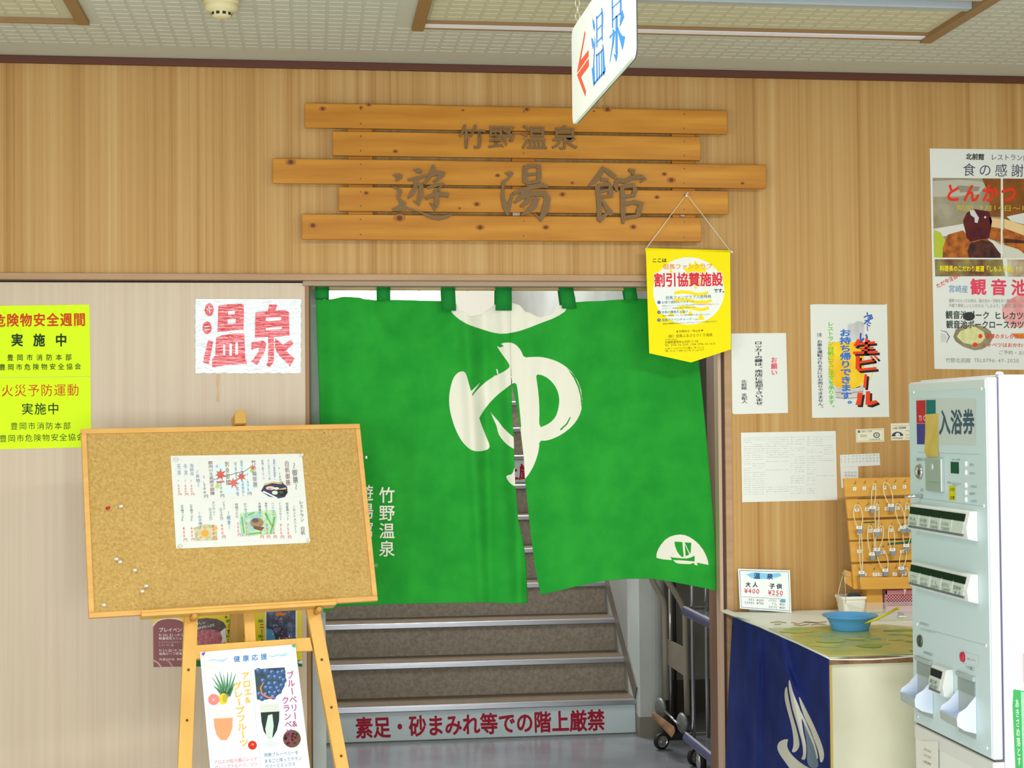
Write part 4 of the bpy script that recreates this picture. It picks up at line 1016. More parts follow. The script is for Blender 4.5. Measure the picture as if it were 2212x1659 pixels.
for q, cc, nm2, l in (([(589, 580), (625, 562), (612, 600)], (120, 70, 170), 'poster_pin', 'purple pin on the upper left corner of the juice poster'), ([(1443, 500), (1478, 488), (1472, 524)], (40, 180, 80), 'poster_pin', 'green pin on the upper right corner of the juice poster')):
    P = [JP.at(300 + x / 4.378, 1280 + y / 4.378, .0035) for x, y in q]
    tag(link(nm2, MB().prism(P, NN * .006), mat('pin_%d' % cc[0], cc, .3), None, .0008), l, 'pin')

# ================================================================== HANGING SIGN, DETECTOR
HX = .541
HP = PX(HX)
t = thing('hanging_sign', (HX, -2.53, 2.42), 'white hanging sign with blue characters and a red arrow, edge-on under the ceiling', 'sign')
z0s, z1s, ya, yb2 = 2.192, 2.389, -2.835, -2.228
def rrect(y0, y1, z0, z1, r, x):
    P = []
    for cy, cz, a0 in ((y1 - r, z1 - r, 0), (y0 + r, z1 - r, pi / 2), (y0 + r, z0 + r, pi), (y1 - r, z0 + r, 1.5 * pi)):
        for k in range(6): a = a0 + pi / 2 * k / 5; P.append((x, cy + r * cos(a), cz + r * sin(a)))
    return P
link('sign_plate', MB().prism(rrect(ya, yb2, z0s, z1s, .022, HX), (.006, 0, 0)), mat('sign_white_acrylic', (226, 234, 224), .3, spec=.5), t)
link('sign_back', MB().prism(rrect(ya, yb2, z0s, z1s, .022, HX + .006), (.002, 0, 0)), mat('sign_edge_dark', (70, 72, 70), .5), t)
pr = Print(HP, .0006); pr.T = (1220, 0, 5.925)
HB = (60, 140, 226); HR = (232, 84, 54)
pr.poly([(255, 395), (262, 425), (200, 775), (302, 640), (302, 722), (160, 925), (155, 925), (170, 850)], HR); pr.poly([(155, 958), (303, 750), (304, 850), (205, 985), (268, 1165), (260, 1235)], HR)
S = pr.stroke; Q = pr.poly
Q([(350, 238), (368, 262), (384, 330), (376, 402), (362, 350)], HB); Q([(337, 480), (358, 500), (372, 570), (360, 638), (348, 580)], HB)
Q([(384, 450), (388, 560), (374, 800), (385, 1075), (365, 1105), (343, 885), (360, 860), (372, 650)], HB)
S([(405, 205), (408, 400), (408, 605)], [12, 13, 12], HB); S([(470, 100), (480, 200), (475, 400), (478, 520)], [10, 20, 15, 12], HB); S([(405, 235), (475, 160)], 14, HB); S([(412, 385), (470, 320)], 12, HB); S([(412, 540), (472, 475)], 14, HB)
S([(405, 690), (412, 1030)], 13, HB); S([(485, 570), (492, 700), (498, 960)], [10, 20, 22], HB); S([(405, 715), (490, 630)], 16, HB); S([(436, 680), (440, 1000)], 10, HB); S([(466, 655), (470, 975)], 10, HB); Q([(370, 1060), (505, 905), (505, 815), (520, 885), (520, 915), (380, 1080)], HB)
S([(604, -60), (608, 150), (610, 355)], [12, 14, 14], HB); S([(712, -60), (714, 90), (710, 195)], [18, 18, 14], HB); S([(604, 105), (710, 5)], 12, HB); S([(610, 260), (706, 170)], 14, HB)
S([(660, 200), (660, 500), (660, 680)], [22, 26, 26], HB); Q([(620, 680), (650, 700), (672, 660), (672, 720), (655, 790)], HB)
Q([(732, 120), (758, 215), (700, 345), (706, 240), (722, 180)], HB); Q([(570, 470), (612, 420), (612, 365), (644, 405), (622, 560), (580, 780), (568, 830), (600, 600), (612, 440), (572, 495)], HB); Q([(672, 330), (695, 395), (730, 455), (770, 468), (735, 640), (705, 520), (680, 420)], HB)
pr.build('sign_lettering', t)
def chain(x, y, z0, z1, parent):
    m = MB(); z = z0; i = 0
    while z < z1:
        P = []
        for k in range(9):
            a = 2 * pi * k / 8; dx, dz = .0045 * cos(a), .0085 * sin(a)
            P.append((x + (dx if i % 2 else 0), y + (0 if i % 2 else dx), z + dz))
        m.tube(P, .0011, 5, 0, False); z += .0135; i += 1
    return link('chain', m, mat('chain_metal', (186, 178, 156), .4, .5), parent)
chain(HX + .003, -2.285, 2.39, ZC, t); chain(HX + .003, -2.78, 2.39, ZC, t)

c_ = PZ(ZC).at(478, -14)
dx_ = onz = PZ(2.80).at(478.5, 20)
t = thing('smoke_detector', (dx_.x, dx_.y, ZC), 'cream round smoke detector on the ceiling above the left part of the wall', 'smoke detector')
det = mat('detector_cream', (218, 208, 160), .5)
link('base', MB().lathe([(0, 0), (.052, 0), (.052, -.012), (.047, -.018), (0, -.018)], (dx_.x, dx_.y, ZC), (0, 0, 1), 32), det, t)
link('dome', MB().lathe([(.047, -.016), (.050, -.026), (.044, -.036), (.030, -.040), (.029, -.052), (.018, -.056), (0, -.057)], (dx_.x, dx_.y, ZC), (0, 0, 1), 32), det, t)
for k in range(10):
    a = 2 * pi * k / 10; m = MB(); Rm = Matrix.Rotation(a, 3, 'Z'); m.box(.0275, .0302, -.005, .005, -.050, -.042, 0, Rm, (dx_.x, dx_.y, ZC)); link('vent_slot', m, mat('vent_dark', (40, 40, 44), .6), t)

# ================================================================== YELLOW BANNER
BP = PY(-.062)
t = thing('yellow_pennant', (1.40, -.062, 2.05), 'yellow pointed pennant hanging by a white cord at the right corner of the doorway', 'pennant')
byel = mat('pennant_yellow_cloth', (244, 226, 0), .6, spec=.2)
tp = [(1395, 536), (1577, 541), (1579, 754.6), (1493, 783), (1402.5, 763)]
link('cloth', MB().prism([BP.at(*p) for p in tp], (0, .0015, 0)), byel, t)
a = BP.at(1394, 539); b3 = BP.at(1578.5, 543.5)
link('top_rod', MB().tube([a + Vector((0, .004, 0)), b3 + Vector((0, .004, 0))], .0055, 12), byel, t)
nl = PY(-.055).at(1483, 419)
link('cord', MB().tube([a, nl, b3], .0016, 6), mat('white_cord', (226, 222, 204), .7), t)
link('cord_knot', MB().tube([b3 + Vector((0, -.002, .002)), b3 + Vector((.006, -.002, -.004))], .004, 8), mat('white_cord', (226, 222, 204), .7), t)
link('cord_knot', MB().tube([nl, nl + Vector((0, -.002, -.012))], .003, 8), mat('white_cord', (226, 222, 204), .7), t)
link('nail', MB().cyl(PY(-.040).at(1483, 419), .0025, .02, (0, -1, 0), 10), mat('nail_white', (214, 210, 196), .4), t)
pr = Print(BP, .0005); pr.T = (1380, 540, 6.382)
pr.disc(687, 565, 492, 465, (234, 238, 232), 0, 64)
YB = (244, 222, 14)
sun = []
for k in range(24):
    a = 2 * pi * k / 24; r = 200 if k % 2 == 0 else 140
    sun.append((782 + r * .95 * cos(a), 345 + r * sin(a)))
pr.poly(sun, YB, 1)
pr.poly([(440, 250), (470, 320), (415, 320)], YB, 1)
for yy, x0, x1 in ((590, 490, 955), (695, 475, 1000), (800, 525, 965)):
    pr.stroke([(x0, yy + 10), (x0 + 90, yy - 12), (x0 + 200, yy - 5), (x0 + 320, yy + 25), (x1 - 60, yy + 18), (x1, yy - 5)], 44, YB, 1)
for x, y, s_ in ((448, 870, 45), (603, 840, 40), (710, 865, 40), (855, 915, 50)): pr.poly([(x, y - s_), (x + s_, y + s_), (x - s_, y + s_)], YB, 1)
K1 = (44, 48, 20)
pr.text('ここは', 182, 113, 385, 110, 62, K1, .03, 3)
pr.text('但馬ファンクラブ', 330, 192, 1015, 186, 78, (240, 140, 50), .02, 3)
pr.text('割引協賛施設', 202, 312, 1162, 298, 205, (236, 238, 232), .075, 3, res=2); pr.text('割引協賛施設', 204, 314, 1160, 300, 200, (216, 44, 60), .03, 5, res=3)
pr.text('です。', 1030, 530, 1215, 530, 60, K1, .03, 5)
BG = (60, 110, 150)
pr.text('但馬ファンクラブ入会特典', 365, 634, 998, 614, 52, BG, .01, 3)
for y, nn in ((722, '1'), (858, '2'), (966, '3')): pr.disc(278, y, 23, 23, (50, 80, 160), 3, 16); pr.text(nn, 270, y - 16, 290, y - 16, 30, (230, 234, 230), .02, 4)
pr.text('お得で便利なパスポート', 312, 704, 770, 690, 40, BG, .01, 3); pr.text('但馬のレジャー・グルメなど使える特典や', 318, 762, 800, 742, 22, (70, 100, 110), 0, 3); pr.text('協賛施設割引特典がついた', 800, 742, 1105, 734, 22, (200, 70, 60), 0, 3); pr.text('パスポート（情報誌一冊）をお届けします。', 318, 798, 810, 776, 22, (70, 100, 110), 0, 3)
pr.text('但馬の情報をお届け', 314, 838, 680, 828, 40, BG, .01, 3); pr.text('但馬の情報誌「T2」など季節情報をお届けいたします。', 322, 896, 1000, 872, 24, (70, 100, 110), 0, 3)
pr.text('但馬アドベンチャーゲーム', 316, 946, 812, 928, 42, BG, .01, 3); pr.text('但馬の時間限が当たるクイズやスタンプラリーに参加できます。', 328, 1006, 1100, 970, 26, (70, 100, 80), 0, 3)
K2 = (84, 78, 10)
pr.poly([(510, 1124), (540, 1110), (540, 1138)], K2, 3); pr.poly([(862, 1096), (862, 1122), (894, 1108)], K2, 3)
pr.text('お問合せ／申込先', 552, 1104, 852, 1094, 36, K2, 0, 3); pr.text('（財）但馬ふるさとづくり協会', 372, 1168, 1015, 1142, 48, K2, .004, 3)
pr.text('〒668-0044', 358, 1226, 525, 1224, 22, K2, 0, 3); pr.text('兵庫県豊岡市山王町11-28', 358, 1254, 820, 1238, 40, K2, 0, 3); pr.text('TEL 0796-24-2247 /FAX 0796-24-1613', 358, 1298, 1055, 1272, 38, K2, 0, 3)
pr.text('e-mail tjm-furusato@tajima.or.jp', 360, 1342, 895, 1320, 36, K2, 0, 3); pr.text('URL http://www.tajima.or.jp/fan/', 362, 1376, 905, 1356, 36, K2, 0, 3)
pr.build('printing', t)

# ================================================================== PAPERS ON THE RIGHT WALL
WP = PY(0)
C4 = (1380, 400, 2.659)
t = paper('request_notice', 'white notice with a short red heading and one black line, right of the doorway', 'notice', WP, [(530, 852), (845, 849), (857, 1308), (545, 1316), (536, 1305)], PAPER(), T=C4)
pr = Print(WP, .0016); pr.T = C4
KB = (44, 58, 60)
pr.vtext('お願い', 757, 986, 759, 1094, 38, (222, 60, 90), .02); pr.flush('line_of_writing', t); pr.vtext('ロッカーの鍵は、売店に返却下さいませ', 662, 896, 668, 1264, 48, KB, .022, res=2); pr.flush('line_of_writing', t); pr.vtext('北前館 支配人', 586, 1118, 590, 1254, 34, KB, .015); pr.flush('line_of_writing', t)
CB = (1740, 640, 5.925)
t = paper('beer_poster', 'white poster with a printed beer mug and red, blue and green vertical writing', 'poster', WP, [(60, 108), (110, 102), (1015, 108), (1033, 94), (1042, 104), (1070, 1545), (84, 1556)], PAPER(), T=CB)
pr = Print(WP, .0016); pr.T = CB
gl = mat('mug_print_grey', (214, 214, 212), .6, col2=(186, 188, 190), scale=(20, 20, 20))
pr.poly([(540, 372), (560, 350), (620, 345), (665, 318), (715, 318), (750, 352), (752, 560), (540, 570)], gl, 0)
pr.poly([(290, 600), (350, 584), (745, 582), (752, 980), (742, 1110), (690, 1165), (600, 1185), (400, 1165), (350, 1130), (300, 1000)], mat('beer_print', (250, 216, 40), .5, col2=(244, 184, 30), scale=(16, 3, 16), lo=.35, hi=.65), 0)
pr.poly([(360, 1165), (600, 1188), (745, 1130), (742, 1240), (640, 1320), (420, 1310), (370, 1260)], gl, 0); pr.stroke([(380, 1228), (560, 1240), (740, 1215)], 14, (176, 150, 130), 1); pr.stroke([(380, 1296), (560, 1306), (690, 1290)], 10, (170, 150, 140), 1)
pr.stroke([(800, 760), (870, 860), (870, 960), (830, 1060), (760, 1110)], [6, 12, 12, 14, 10], (240, 214, 90), 0)
pr.vtext('注：お車を運転される方にはお売りできません。', 142, 468, 158, 1448, 74, (52, 64, 90), .012, 3)
pr.vtext('レストラン白帆にてご注文を承ります。', 276, 322, 290, 1450, 86, (96, 196, 60), .02, 3)
pr.vtext('お持ち帰りできます。', 432, 418, 448, 1424, 150, (56, 116, 206), .035, 3, res=3)
KD = (26, 28, 26); RO = (236, 66, 26)
pr.text('冷', 785, 195, 910, 270, 90, (40, 90, 180), .04, 3, cw=120); pr.text('た', 760, 280, 870, 325, 80, (40, 90, 180), .04, 3, cw=110); pr.vtext('〜', 756, 385, 770, 450, 60, (40, 90, 180), .04, 3); pr.text('い', 690, 450, 825, 470, 130, (40, 90, 180), .05, 4, cw=130)
def ch4(P, z): 
    for q, c0, dx, dy in ((P, KD, 26, 26), (P, RO, 0, 0)):
        pr.poly([(x + dx, y + dy) for x, y in q], c0, z + (1 if c0 == RO else 0))
nama = [[(665, 545), (705, 555), (690, 590), (890, 575), (892, 605), (675, 625), (650, 648), (612, 632), (640, 590)], [(690, 660), (870, 645), (872, 668), (690, 685)], [(608, 708), (925, 695), (925, 728), (610, 742)], [(765, 535), (800, 538), (792, 735), (750, 735)]]
bi = [[(645, 762), (700, 762), (690, 830), (880, 800), (885, 832), (690, 862), (695, 925), (905, 905), (912, 938), (680, 958), (640, 925)], [(825, 770), (850, 766), (890, 820), (866, 826)], [(870, 758), (895, 754), (935, 800), (912, 812)]]
bou = [[(756, 995), (790, 1000), (775, 1175), (738, 1170)]]
ru = [[(665, 1235), (735, 1235), (708, 1395), (640, 1390), (662, 1310)], [(775, 1215), (828, 1215), (826, 1345), (905, 1330), (930, 1358), (830, 1398), (768, 1385)]]
for grp in (nama, bi, bou, ru):
    for q in grp: ch4(q, 5)
pr.build('printing', t)

CT = (1980, 300, 6.379); CU = (1980, 540, 5.927)
t = paper('cutlet_poster', 'large restaurant poster with pork cutlet photographs, cut by the right frame edge', 'poster', WP, [(2008.2, 320.8), (2212, 323.5), (2335, 325.5), (2340, 800), (2018.5, 797)], PAPER())
pr = Print(WP, .0016); pr.T = CT
pr.poly([(220, 536), (1170, 546), (1195, 1640), (240, 1632)], mat('plate_photo', (168, 160, 136), .4, col2=(140, 128, 98), scale=(9, 9, 9)), 0)
brn2 = mat('brown_table_photo', (150, 92, 24), .4, col2=(120, 70, 30), scale=(12, 12, 12))
pr.poly([(900, 546), (1165, 546), (1185, 1080), (1010, 1070), (1000, 760)], brn2, 1); pr.poly([(1190, 546), (2210, 556), (2210, 1640), (1205, 1640)], brn2, 1)
pr.poly([(225, 580), (600, 560), (900, 590), (960, 640), (860, 760), (600, 790), (230, 800)], (184, 182, 166), 1); pr.poly([(560, 640), (870, 660), (850, 720), (600, 740)], (150, 140, 120), 2)
pr.poly([(235, 1240), (640, 1170), (690, 1300), (240, 1360)], (216, 214, 206), 1)
cut = mat('fried_cutlet_photo', (196, 112, 34), .4, col2=(120, 60, 26), scale=(36, 36, 36), detail=6, lo=.35, hi=.7)
dark = mat('dark_cutlet_photo', (92, 48, 36), .4, col2=(50, 26, 26), scale=(36, 36, 36), detail=6)
pr.poly([(240, 1250), (330, 1290), (400, 1400), (360, 1640), (240, 1632)], (176, 190, 60), 2)
pr.poly([(360, 1500), (430, 1320), (640, 1260), (760, 1400), (960, 1370), (1060, 1420), (1190, 1640), (360, 1636)], cut, 3)
pr.poly([(740, 1440), (900, 1390), (1050, 1430), (1160, 1560), (1190, 1640), (720, 1638), (700, 1540)], dark, 4)
pr.poly([(690, 1020), (780, 965), (1000, 1000), (1040, 1130), (1000, 1370), (860, 1390), (740, 1418), (690, 1360), (640, 1130)], mat('sauce_photo', (72, 24, 34), .3, col2=(100, 34, 30), scale=(20, 20, 20)), 5)
pr.poly([(730, 985), (790, 975), (860, 1090), (840, 1160), (800, 1150), (800, 1090), (745, 1050)], (206, 206, 206), 6); pr.disc(945, 1080, 16, 16, (206, 200, 200), 6)
pr.poly([(1000, 1080), (1185, 1110), (1200, 1240), (1020, 1210)], (222, 190, 140), 5); pr.poly([(1015, 1210), (1200, 1250), (1205, 1440), (1010, 1380)], cut, 5)
pr.poly([(970, 1375), (1060, 1400), (1190, 1480), (1190, 1620), (1120, 1540), (1050, 1440)], (214, 214, 200), 6)
pr.poly([(1205, 1110), (1480, 1240), (1700, 1350), (1700, 1640), (1560, 1640), (1400, 1520), (1205, 1450)], cut, 5); pr.poly([(1205, 1100), (1480, 1190), (1480, 1330), (1205, 1230)], (226, 196, 140), 6); pr.poly([(1240, 1070), (1480, 1020), (1480, 1180), (1300, 1130)], (214, 216, 206), 4); pr.poly([(1205, 1460), (1400, 1520), (1560, 1640), (1205, 1640)], (206, 206, 186), 6); pr.poly([(1205, 1370), (1480, 1400), (1480, 1440), (1205, 1430)], dark, 6)
pr.rect(1160, 546, 1186, 1640, (226, 226, 210), 7)
pr.text('とんかつ', 400, 608, 1390, 625, 262, (228, 52, 28), .035, 9, cw=225, res=3, skew=-.06)
pr.text('期間 9月14日〜10月', 545, 905, 1700, 915, 88, (206, 190, 60), .002, 9)
pr.text('北前館', 680, 196, 935, 202, 92, (40, 50, 40), .03, 3); pr.text('レストラン白帆', 1020, 205, 1640, 215, 92, (60, 66, 90), .006, 3)
pr.text('食の感謝祭', 635, 328, 1700, 345, 190, (70, 74, 92), .004, 3, cw=180, res=3)
pr.T = CU
pr.poly([(232, 118), (1100, 122), (1135, 335), (238, 338)], mat('cutlet_photo_strip', (110, 64, 50), .4, col2=(150, 146, 84), scale=(14, 14, 14), detail=4, lo=.4, hi=.66), 1); pr.poly([(1160, 122), (2200, 130), (2200, 345), (1165, 342)], mat('cutlet_photo_strip_right', (140, 96, 40), .4, col2=(206, 196, 170), scale=(12, 12, 12)), 1)
pr.rect(1140, 100, 1162, 345, (226, 226, 210), 7)
pr.text('料理長のこだわり厳選『しもふり豚』！！', 298, 196, 1380, 205, 78, (240, 220, 30), .028, 9)
pr.text('ただ今注目！', 236, 440, 560, 270, 66, (206, 70, 64), .02, 3)
pr.text('宮崎産', 410, 445, 662, 452, 100, (90, 130, 190), .0, 3); pr.text('観音池', 688, 362, 1420, 375, 215, (226, 70, 96), .03, 3, cw=210, res=3)
GY = (150, 146, 142)
pr.text('霜降りの入ったお肉は、脂の甘み・甘味を多く感じられ、くせがない', 412, 622, 1500, 628, 52, GY, -.002, 5); pr.text('手軽で美味しいといわれる「しもふり」を贅沢に盛り付けました', 412, 685, 1500, 690, 52, GY, -.002, 5)
pr.poly([(1090, 760), (1180, 640), (1290, 580), (1375, 570), (1560, 600), (1560, 1010), (1200, 980), (1100, 870)], mat('raw_pork_photo', (222, 140, 140), .5, col2=(236, 190, 184), scale=(16, 16, 16)), 1)
pr.poly([(1200, 1070), (1560, 1060), (1560, 1150), (1300, 1130)], (216, 140, 60), 1)
pr.text('観音池ポーク ヒレカツ御膳', 370, 775, 1560, 790, 108, (48, 66, 66), .02, 5); pr.text('観音池ポークロースカツ御膳', 378, 898, 1560, 905, 108, (48, 66, 66), .02, 5)
pr.disc(670, 850, 76, 56, (60, 50, 50), 2); pr.stroke([(590, 885), (640, 920)], 10, (220, 190, 160), 3)
pr.poly([(470, 1110), (500, 1020), (580, 965), (720, 955), (870, 980), (950, 1040), (975, 1130), (930, 1220), (840, 1270), (740, 1285), (600, 1240), (500, 1170)], mat('stone_bowl_photo', (156, 148, 116), .5, col2=(130, 120, 92), scale=(30, 30, 30)), 1)
pr.poly([(512, 1110), (560, 1040), (640, 1010), (700, 960), (780, 1000), (860, 1050), (880, 1130), (820, 1190), (720, 1215), (600, 1190)], mat('shredded_cabbage_photo', (204, 206, 132), .5, col2=(220, 220, 170), scale=(60, 60, 60), detail=5), 2)
pr.stroke([(310, 1030), (380, 1050), (420, 1110), (380, 1190)], [6, 14, 20, 8], (130, 132, 150), 2); pr.poly([(310, 1060), (370, 1080), (395, 1130), (360, 1180), (310, 1170)], (206, 206, 200), 1)
pr.disc(816, 1103, 26, 28, (232, 66, 36), 4); pr.disc(750, 1212, 32, 28, (232, 66, 36), 4)
pr.text('濃厚のタレが味の決め手', 880, 1070, 1560, 1080, 66, (222, 76, 48), .018, 5); pr.text('キャベツはおかわり自由', 832, 1182, 1560, 1190, 62, (214, 70, 50), .012, 5)
pr.text('ご予約・お問合せ', 1045, 1280, 1560, 1290, 60, GY, 0, 5); pr.text('竹野北前館 TEL0796-47-2020', 370, 1378, 1315, 1388, 66, GY, .002, 5)
pr.build('printing', t)

# schedule sheet
C5 = (1540, 880, 3.606)
t = paper('timetable_sheet', 'white timetable sheet with tiny printed rows, left of the key rack', 'timetable', WP, [(218, 197), (956, 184), (969, 722), (228, 739)], PAPER(), T=C5)
pr = Print(WP, .0013); pr.T = C5; random.seed(5); GR = (176, 178, 180); GR2 = (150, 152, 156)
cols = [(240, 300), (310, 405), (416, 595), (606, 630), (640, 715), (735, 800), (806, 860), (866, 940)]
for r_ in range(27):
    y = 238 + r_ * 16.8
    for ci, (x0, x1) in enumerate(cols):
        if ci in (6, 7) and r_ > 12 and r_ % 9: continue
        if ci == 2 and 15 < r_ < 23: continue
        if random.random() < .16: continue
        x = x0
        while x < x1 - 6:
            l = random.uniform(6, 22); l = min(l, x1 - x); yy = y - (x - 240) * .016
            pr.rect(x, yy, x + l, yy + 2.6, random.choice([GR, GR2, (200, 202, 204)]), 1); x += l + random.uniform(3, 7)
for x in (305, 410, 600, 634, 728, 803, 862): pr.stroke([(x, 225), (x + 9, 700)], .8, (206, 206, 206))
pr.build('printing', t)
# ticket stubs
t = paper('sample_ticket', 'small cream ticket with a round seal, on the wall under the beer poster', 'ticket', WP, [(1112, 171), (1332, 162), (1334, 266), (1116, 274)], mat('cream_paper', (232, 228, 200), .6), T=C5)
pr = Print(WP, .0014); pr.T = C5; N1 = (92, 96, 104)
pr.stroke([(1122, 180), (1324, 171), (1326, 257), (1124, 265), (1122, 180)], 2, N1); pr.disc(1138, 190, 9, 10, N1, 1, 14); pr.text('日帰り入浴券', 1152, 182, 1240, 178, 15, N1, 0, 1)
pr.disc(1275, 216, 26, 22, N1, 1, 24); pr.disc(1275, 216, 17, 14, (232, 228, 200), 2, 20); pr.disc(1275, 216, 9, 8, (150, 150, 150), 3, 14); pr.text('竹野温泉', 1216, 246, 1304, 240, 12, N1, 0, 1)
for y in (212, 219, 226): pr.rect(1146, y, 1200, y + 3, (140, 142, 146), 1)
pr.build('printing', t)
t = paper('sample_ticket', 'small white ticket with a dark arch print, partly behind the ticket machine', 'ticket', WP, [(1384, 125), (1600, 119), (1603, 252), (1388, 258)], mat('cream_paper', (232, 228, 200), .6), T=C5)
pr = Print(WP, .0014); pr.T = C5; N2 = (60, 70, 90)
pr.text('入浴ご招待券', 1398, 152, 1505, 148, 20, N2, .02, 1); pr.disc(1438, 226, 46, 36, N2, 1, 24, pi, 2 * pi); pr.disc(1440, 214, 18, 16, (226, 226, 214), 2, 16); pr.rect(1394, 234, 1480, 246, (206, 206, 196), 2); pr.text('竹野温泉', 1400, 236, 1480, 234, 10, N2, 0, 3)
pr.rect(1394, 140, 1530, 142, (150, 150, 150), 1); pr.rect(1500, 180, 1560, 184, (130, 130, 136), 1); pr.rect(1500, 212, 1560, 215, (130, 130, 136), 1); pr.rect(1500, 236, 1560, 239, (130, 130, 136), 1)
pr.build('printing', t)
# hand-numbered strips
t = paper('number_strip', 'wide paper strip with rows of handwritten green numbers above the key rack', 'number list', WP, [(990, 370), (1297, 357), (1303, 451), (992, 466)], PAPER(), T=C5)
pr = Print(WP, .0014); pr.T = C5; GN = (84, 128, 110)
for r_ in range(3):
    for c0 in range(11):
        if c0 == 0: s_ = str(r_ + 1 + (r_ > 0) * 4)
        else: s_ = str(c0 * 3 + r_ + 1)
        x = 1000 + c0 * 27.4; y = 374 + r_ * 22 - c0 * 1.1; pr.text(s_, x, y, x + (18 if len(s_) > 1 else 9), y, 18, GN, .0, 1, skew=-.2)
pr.build('handwriting', t)
t = paper('number_strip', 'short paper strip with handwritten numbers, just above the left end of the key rack', 'number list', WP, [(992, 467), (1130, 460), (1134, 620), (1000, 628)], PAPER(), T=C5)
pr = Print(WP, .0014); pr.T = C5
for r_, row in enumerate((('34', '35', '36', '37'), ('38', '39', '40', '41'))):
    for c0, s_ in enumerate(row): x = 1026 + c0 * 25; y = 498 + r_ * 24; pr.text(s_, x, y, x + 20, y, 19, (96, 104, 110), .004, 1, skew=-.2)
pr.build('handwriting', t)

# ================================================================== COUNTER
ZT = .907; CX0, CX1, CY0, CY1 = 1.455, 2.75, -1.10, -.004
t = thing('counter', (2.0, -.55, 0), 'cream reception counter with a vinyl-covered top at the right of the doorway', 'counter')
cream = mat('cream_counter_board', (218, 216, 190), .55, col2=(210, 207, 180), scale=(5, 5, 5))
link('body', MB().box(CX0 + .012, CX1, CY0 + .012, -.10, 0, ZT - .022), cream, t, .001)
link('edge_post', MB().box(CX0 + .006, CX0 + .014, CY0 + .006, CY0 + .014, 0, ZT - .022), mat('yellow_edge', (206, 180, 96), .5), t)
link('top_board', MB().box(CX0 + .004, CX1, CY0 + .004, CY1, ZT - .022, ZT - .004), mat('top_edge_brown', (120, 84, 52), .55, col2=(150, 112, 76), scale=(30, 30, 30), lo=.4, hi=.6), t, .002)
vin = mat('clear_vinyl_cloth_cream', (242, 244, 236), .4, spec=.2, col2=(236, 236, 224), scale=(6, 14, 6))
mb = MB(); nx, ny = 40, 36; k0 = 0
for j_ in range(ny):
    for i_ in range(nx):
        x = CX0 - .004 + (CX1 - CX0) * i_ / (nx - 1); y = CY0 - .003 + (CY1 - CY0 - .004) * j_ / (ny - 1)
        z = ZT - .0008 + .0002 * sin(x * 30) * cos(y * 23); x_ = x
        if i_ == 0: z -= .005 + .003 * sin(y * 14)
        if i_ == 1: x_ = CX0 + .0; z += .001
        if j_ == 0: z -= .006 + .003 * sin(x * 17)
        mb.v.append(Vector((x_, y, z)))
for j_ in range(ny - 1):
    for i_ in range(nx - 1): k = j_ * nx + i_; mb.face((k, k + 1, k + nx + 1, k + nx), 0, True)
o = link('vinyl_cover', mb, vin, t); md = o.modifiers.new('thickness', 'SOLIDIFY'); md.thickness = .001; md.offset = -1
C6 = (1540, 1220, 3.778); TP = PZ(ZT)
tag(link('crumpled_vinyl', MB().prism([Vector(p) for p in ((1.437, -.05, .907), (1.44, -.004, .907), (1.462, -.004, .909), (1.462, -.30, .909), (1.445, -.16, .906))], (0, 0, .006)), vin, None, .002), 'curled end of the clear vinyl cover at the wall side of the counter', 'vinyl')
# pattern sheets under the vinyl
t2 = thing('counter_mat', (1.75, -.75, ZT), 'green mottled mat under clear vinyl on the front of the counter', 'mat')
gm = mat('green_mottled_mat', (206, 206, 108), .25, spec=.35, coat=.0, col2=(176, 196, 112), scale=(11, 11, 11), detail=5, lo=.38, hi=.62)
def onT(px, h=0): return [PZ(ZT + h).at(C6[0] + x / C6[2], C6[1] + y / C6[2]) for x, y in px]
P = [(1.470, -.475), (1.87, -.462), (2.30, -1.085), (1.462, -1.088)]
link('mat_sheet', MB().prism([Vector((x, y, ZT + .0006)) for x, y in P], (0, 0, .0012)), gm, t2)
pr = Print(Pl((0, 0, ZT + .0018), (0, 0, 1)), .0001); pr.T = C6
random.seed(8)
for k in range(34):
    y = random.uniform(-1.04, -.51); x = random.uniform(1.52, 1.84 - (y + 1.04) * 0 + .1); rx, ry = random.uniform(.012, .06), random.uniform(.01, .04); n = 12
    if x - rx < 1.475 or x + rx > 1.86 + (-.47 - y) * .6: continue
    kk = len(pr.mb.v); mi_ = pr.mi(random.choice([(176, 200, 130), (206, 206, 118), (158, 178, 92), (166, 202, 160)]))
    pr.mb.v += [Vector((x + rx * cos(2 * pi * q_ / n), y + ry * sin(2 * pi * q_ / n), ZT + .0019 + .00003 * k)) for q_ in range(n)]
    pr.mb.face(list(range(kk, kk + n)), mi_)
stuff(pr.build('leaf_pattern', t2))
t2 = thing('flower_print', (1.62, -.33, ZT), 'faded reddish plant print under the vinyl, left part of the counter top', 'print')
pr = Print(Pl((0, 0, ZT + .001), (0, 0, 1)), .0001); pr.T = C6
for q in ([(470, 470), (540, 462), (600, 472)], [(640, 468), (700, 480), (760, 462), (860, 474)], [(660, 486), (720, 494), (790, 480)], [(740, 465), (830, 470), (930, 462)], [(500, 486), (560, 480)], [(800, 490), (860, 480), (920, 484)]):
    pr.stroke(q, 4, random.choice([(196, 150, 130), (180, 170, 130), (206, 160, 140)]))
pr.build('stems', t2)

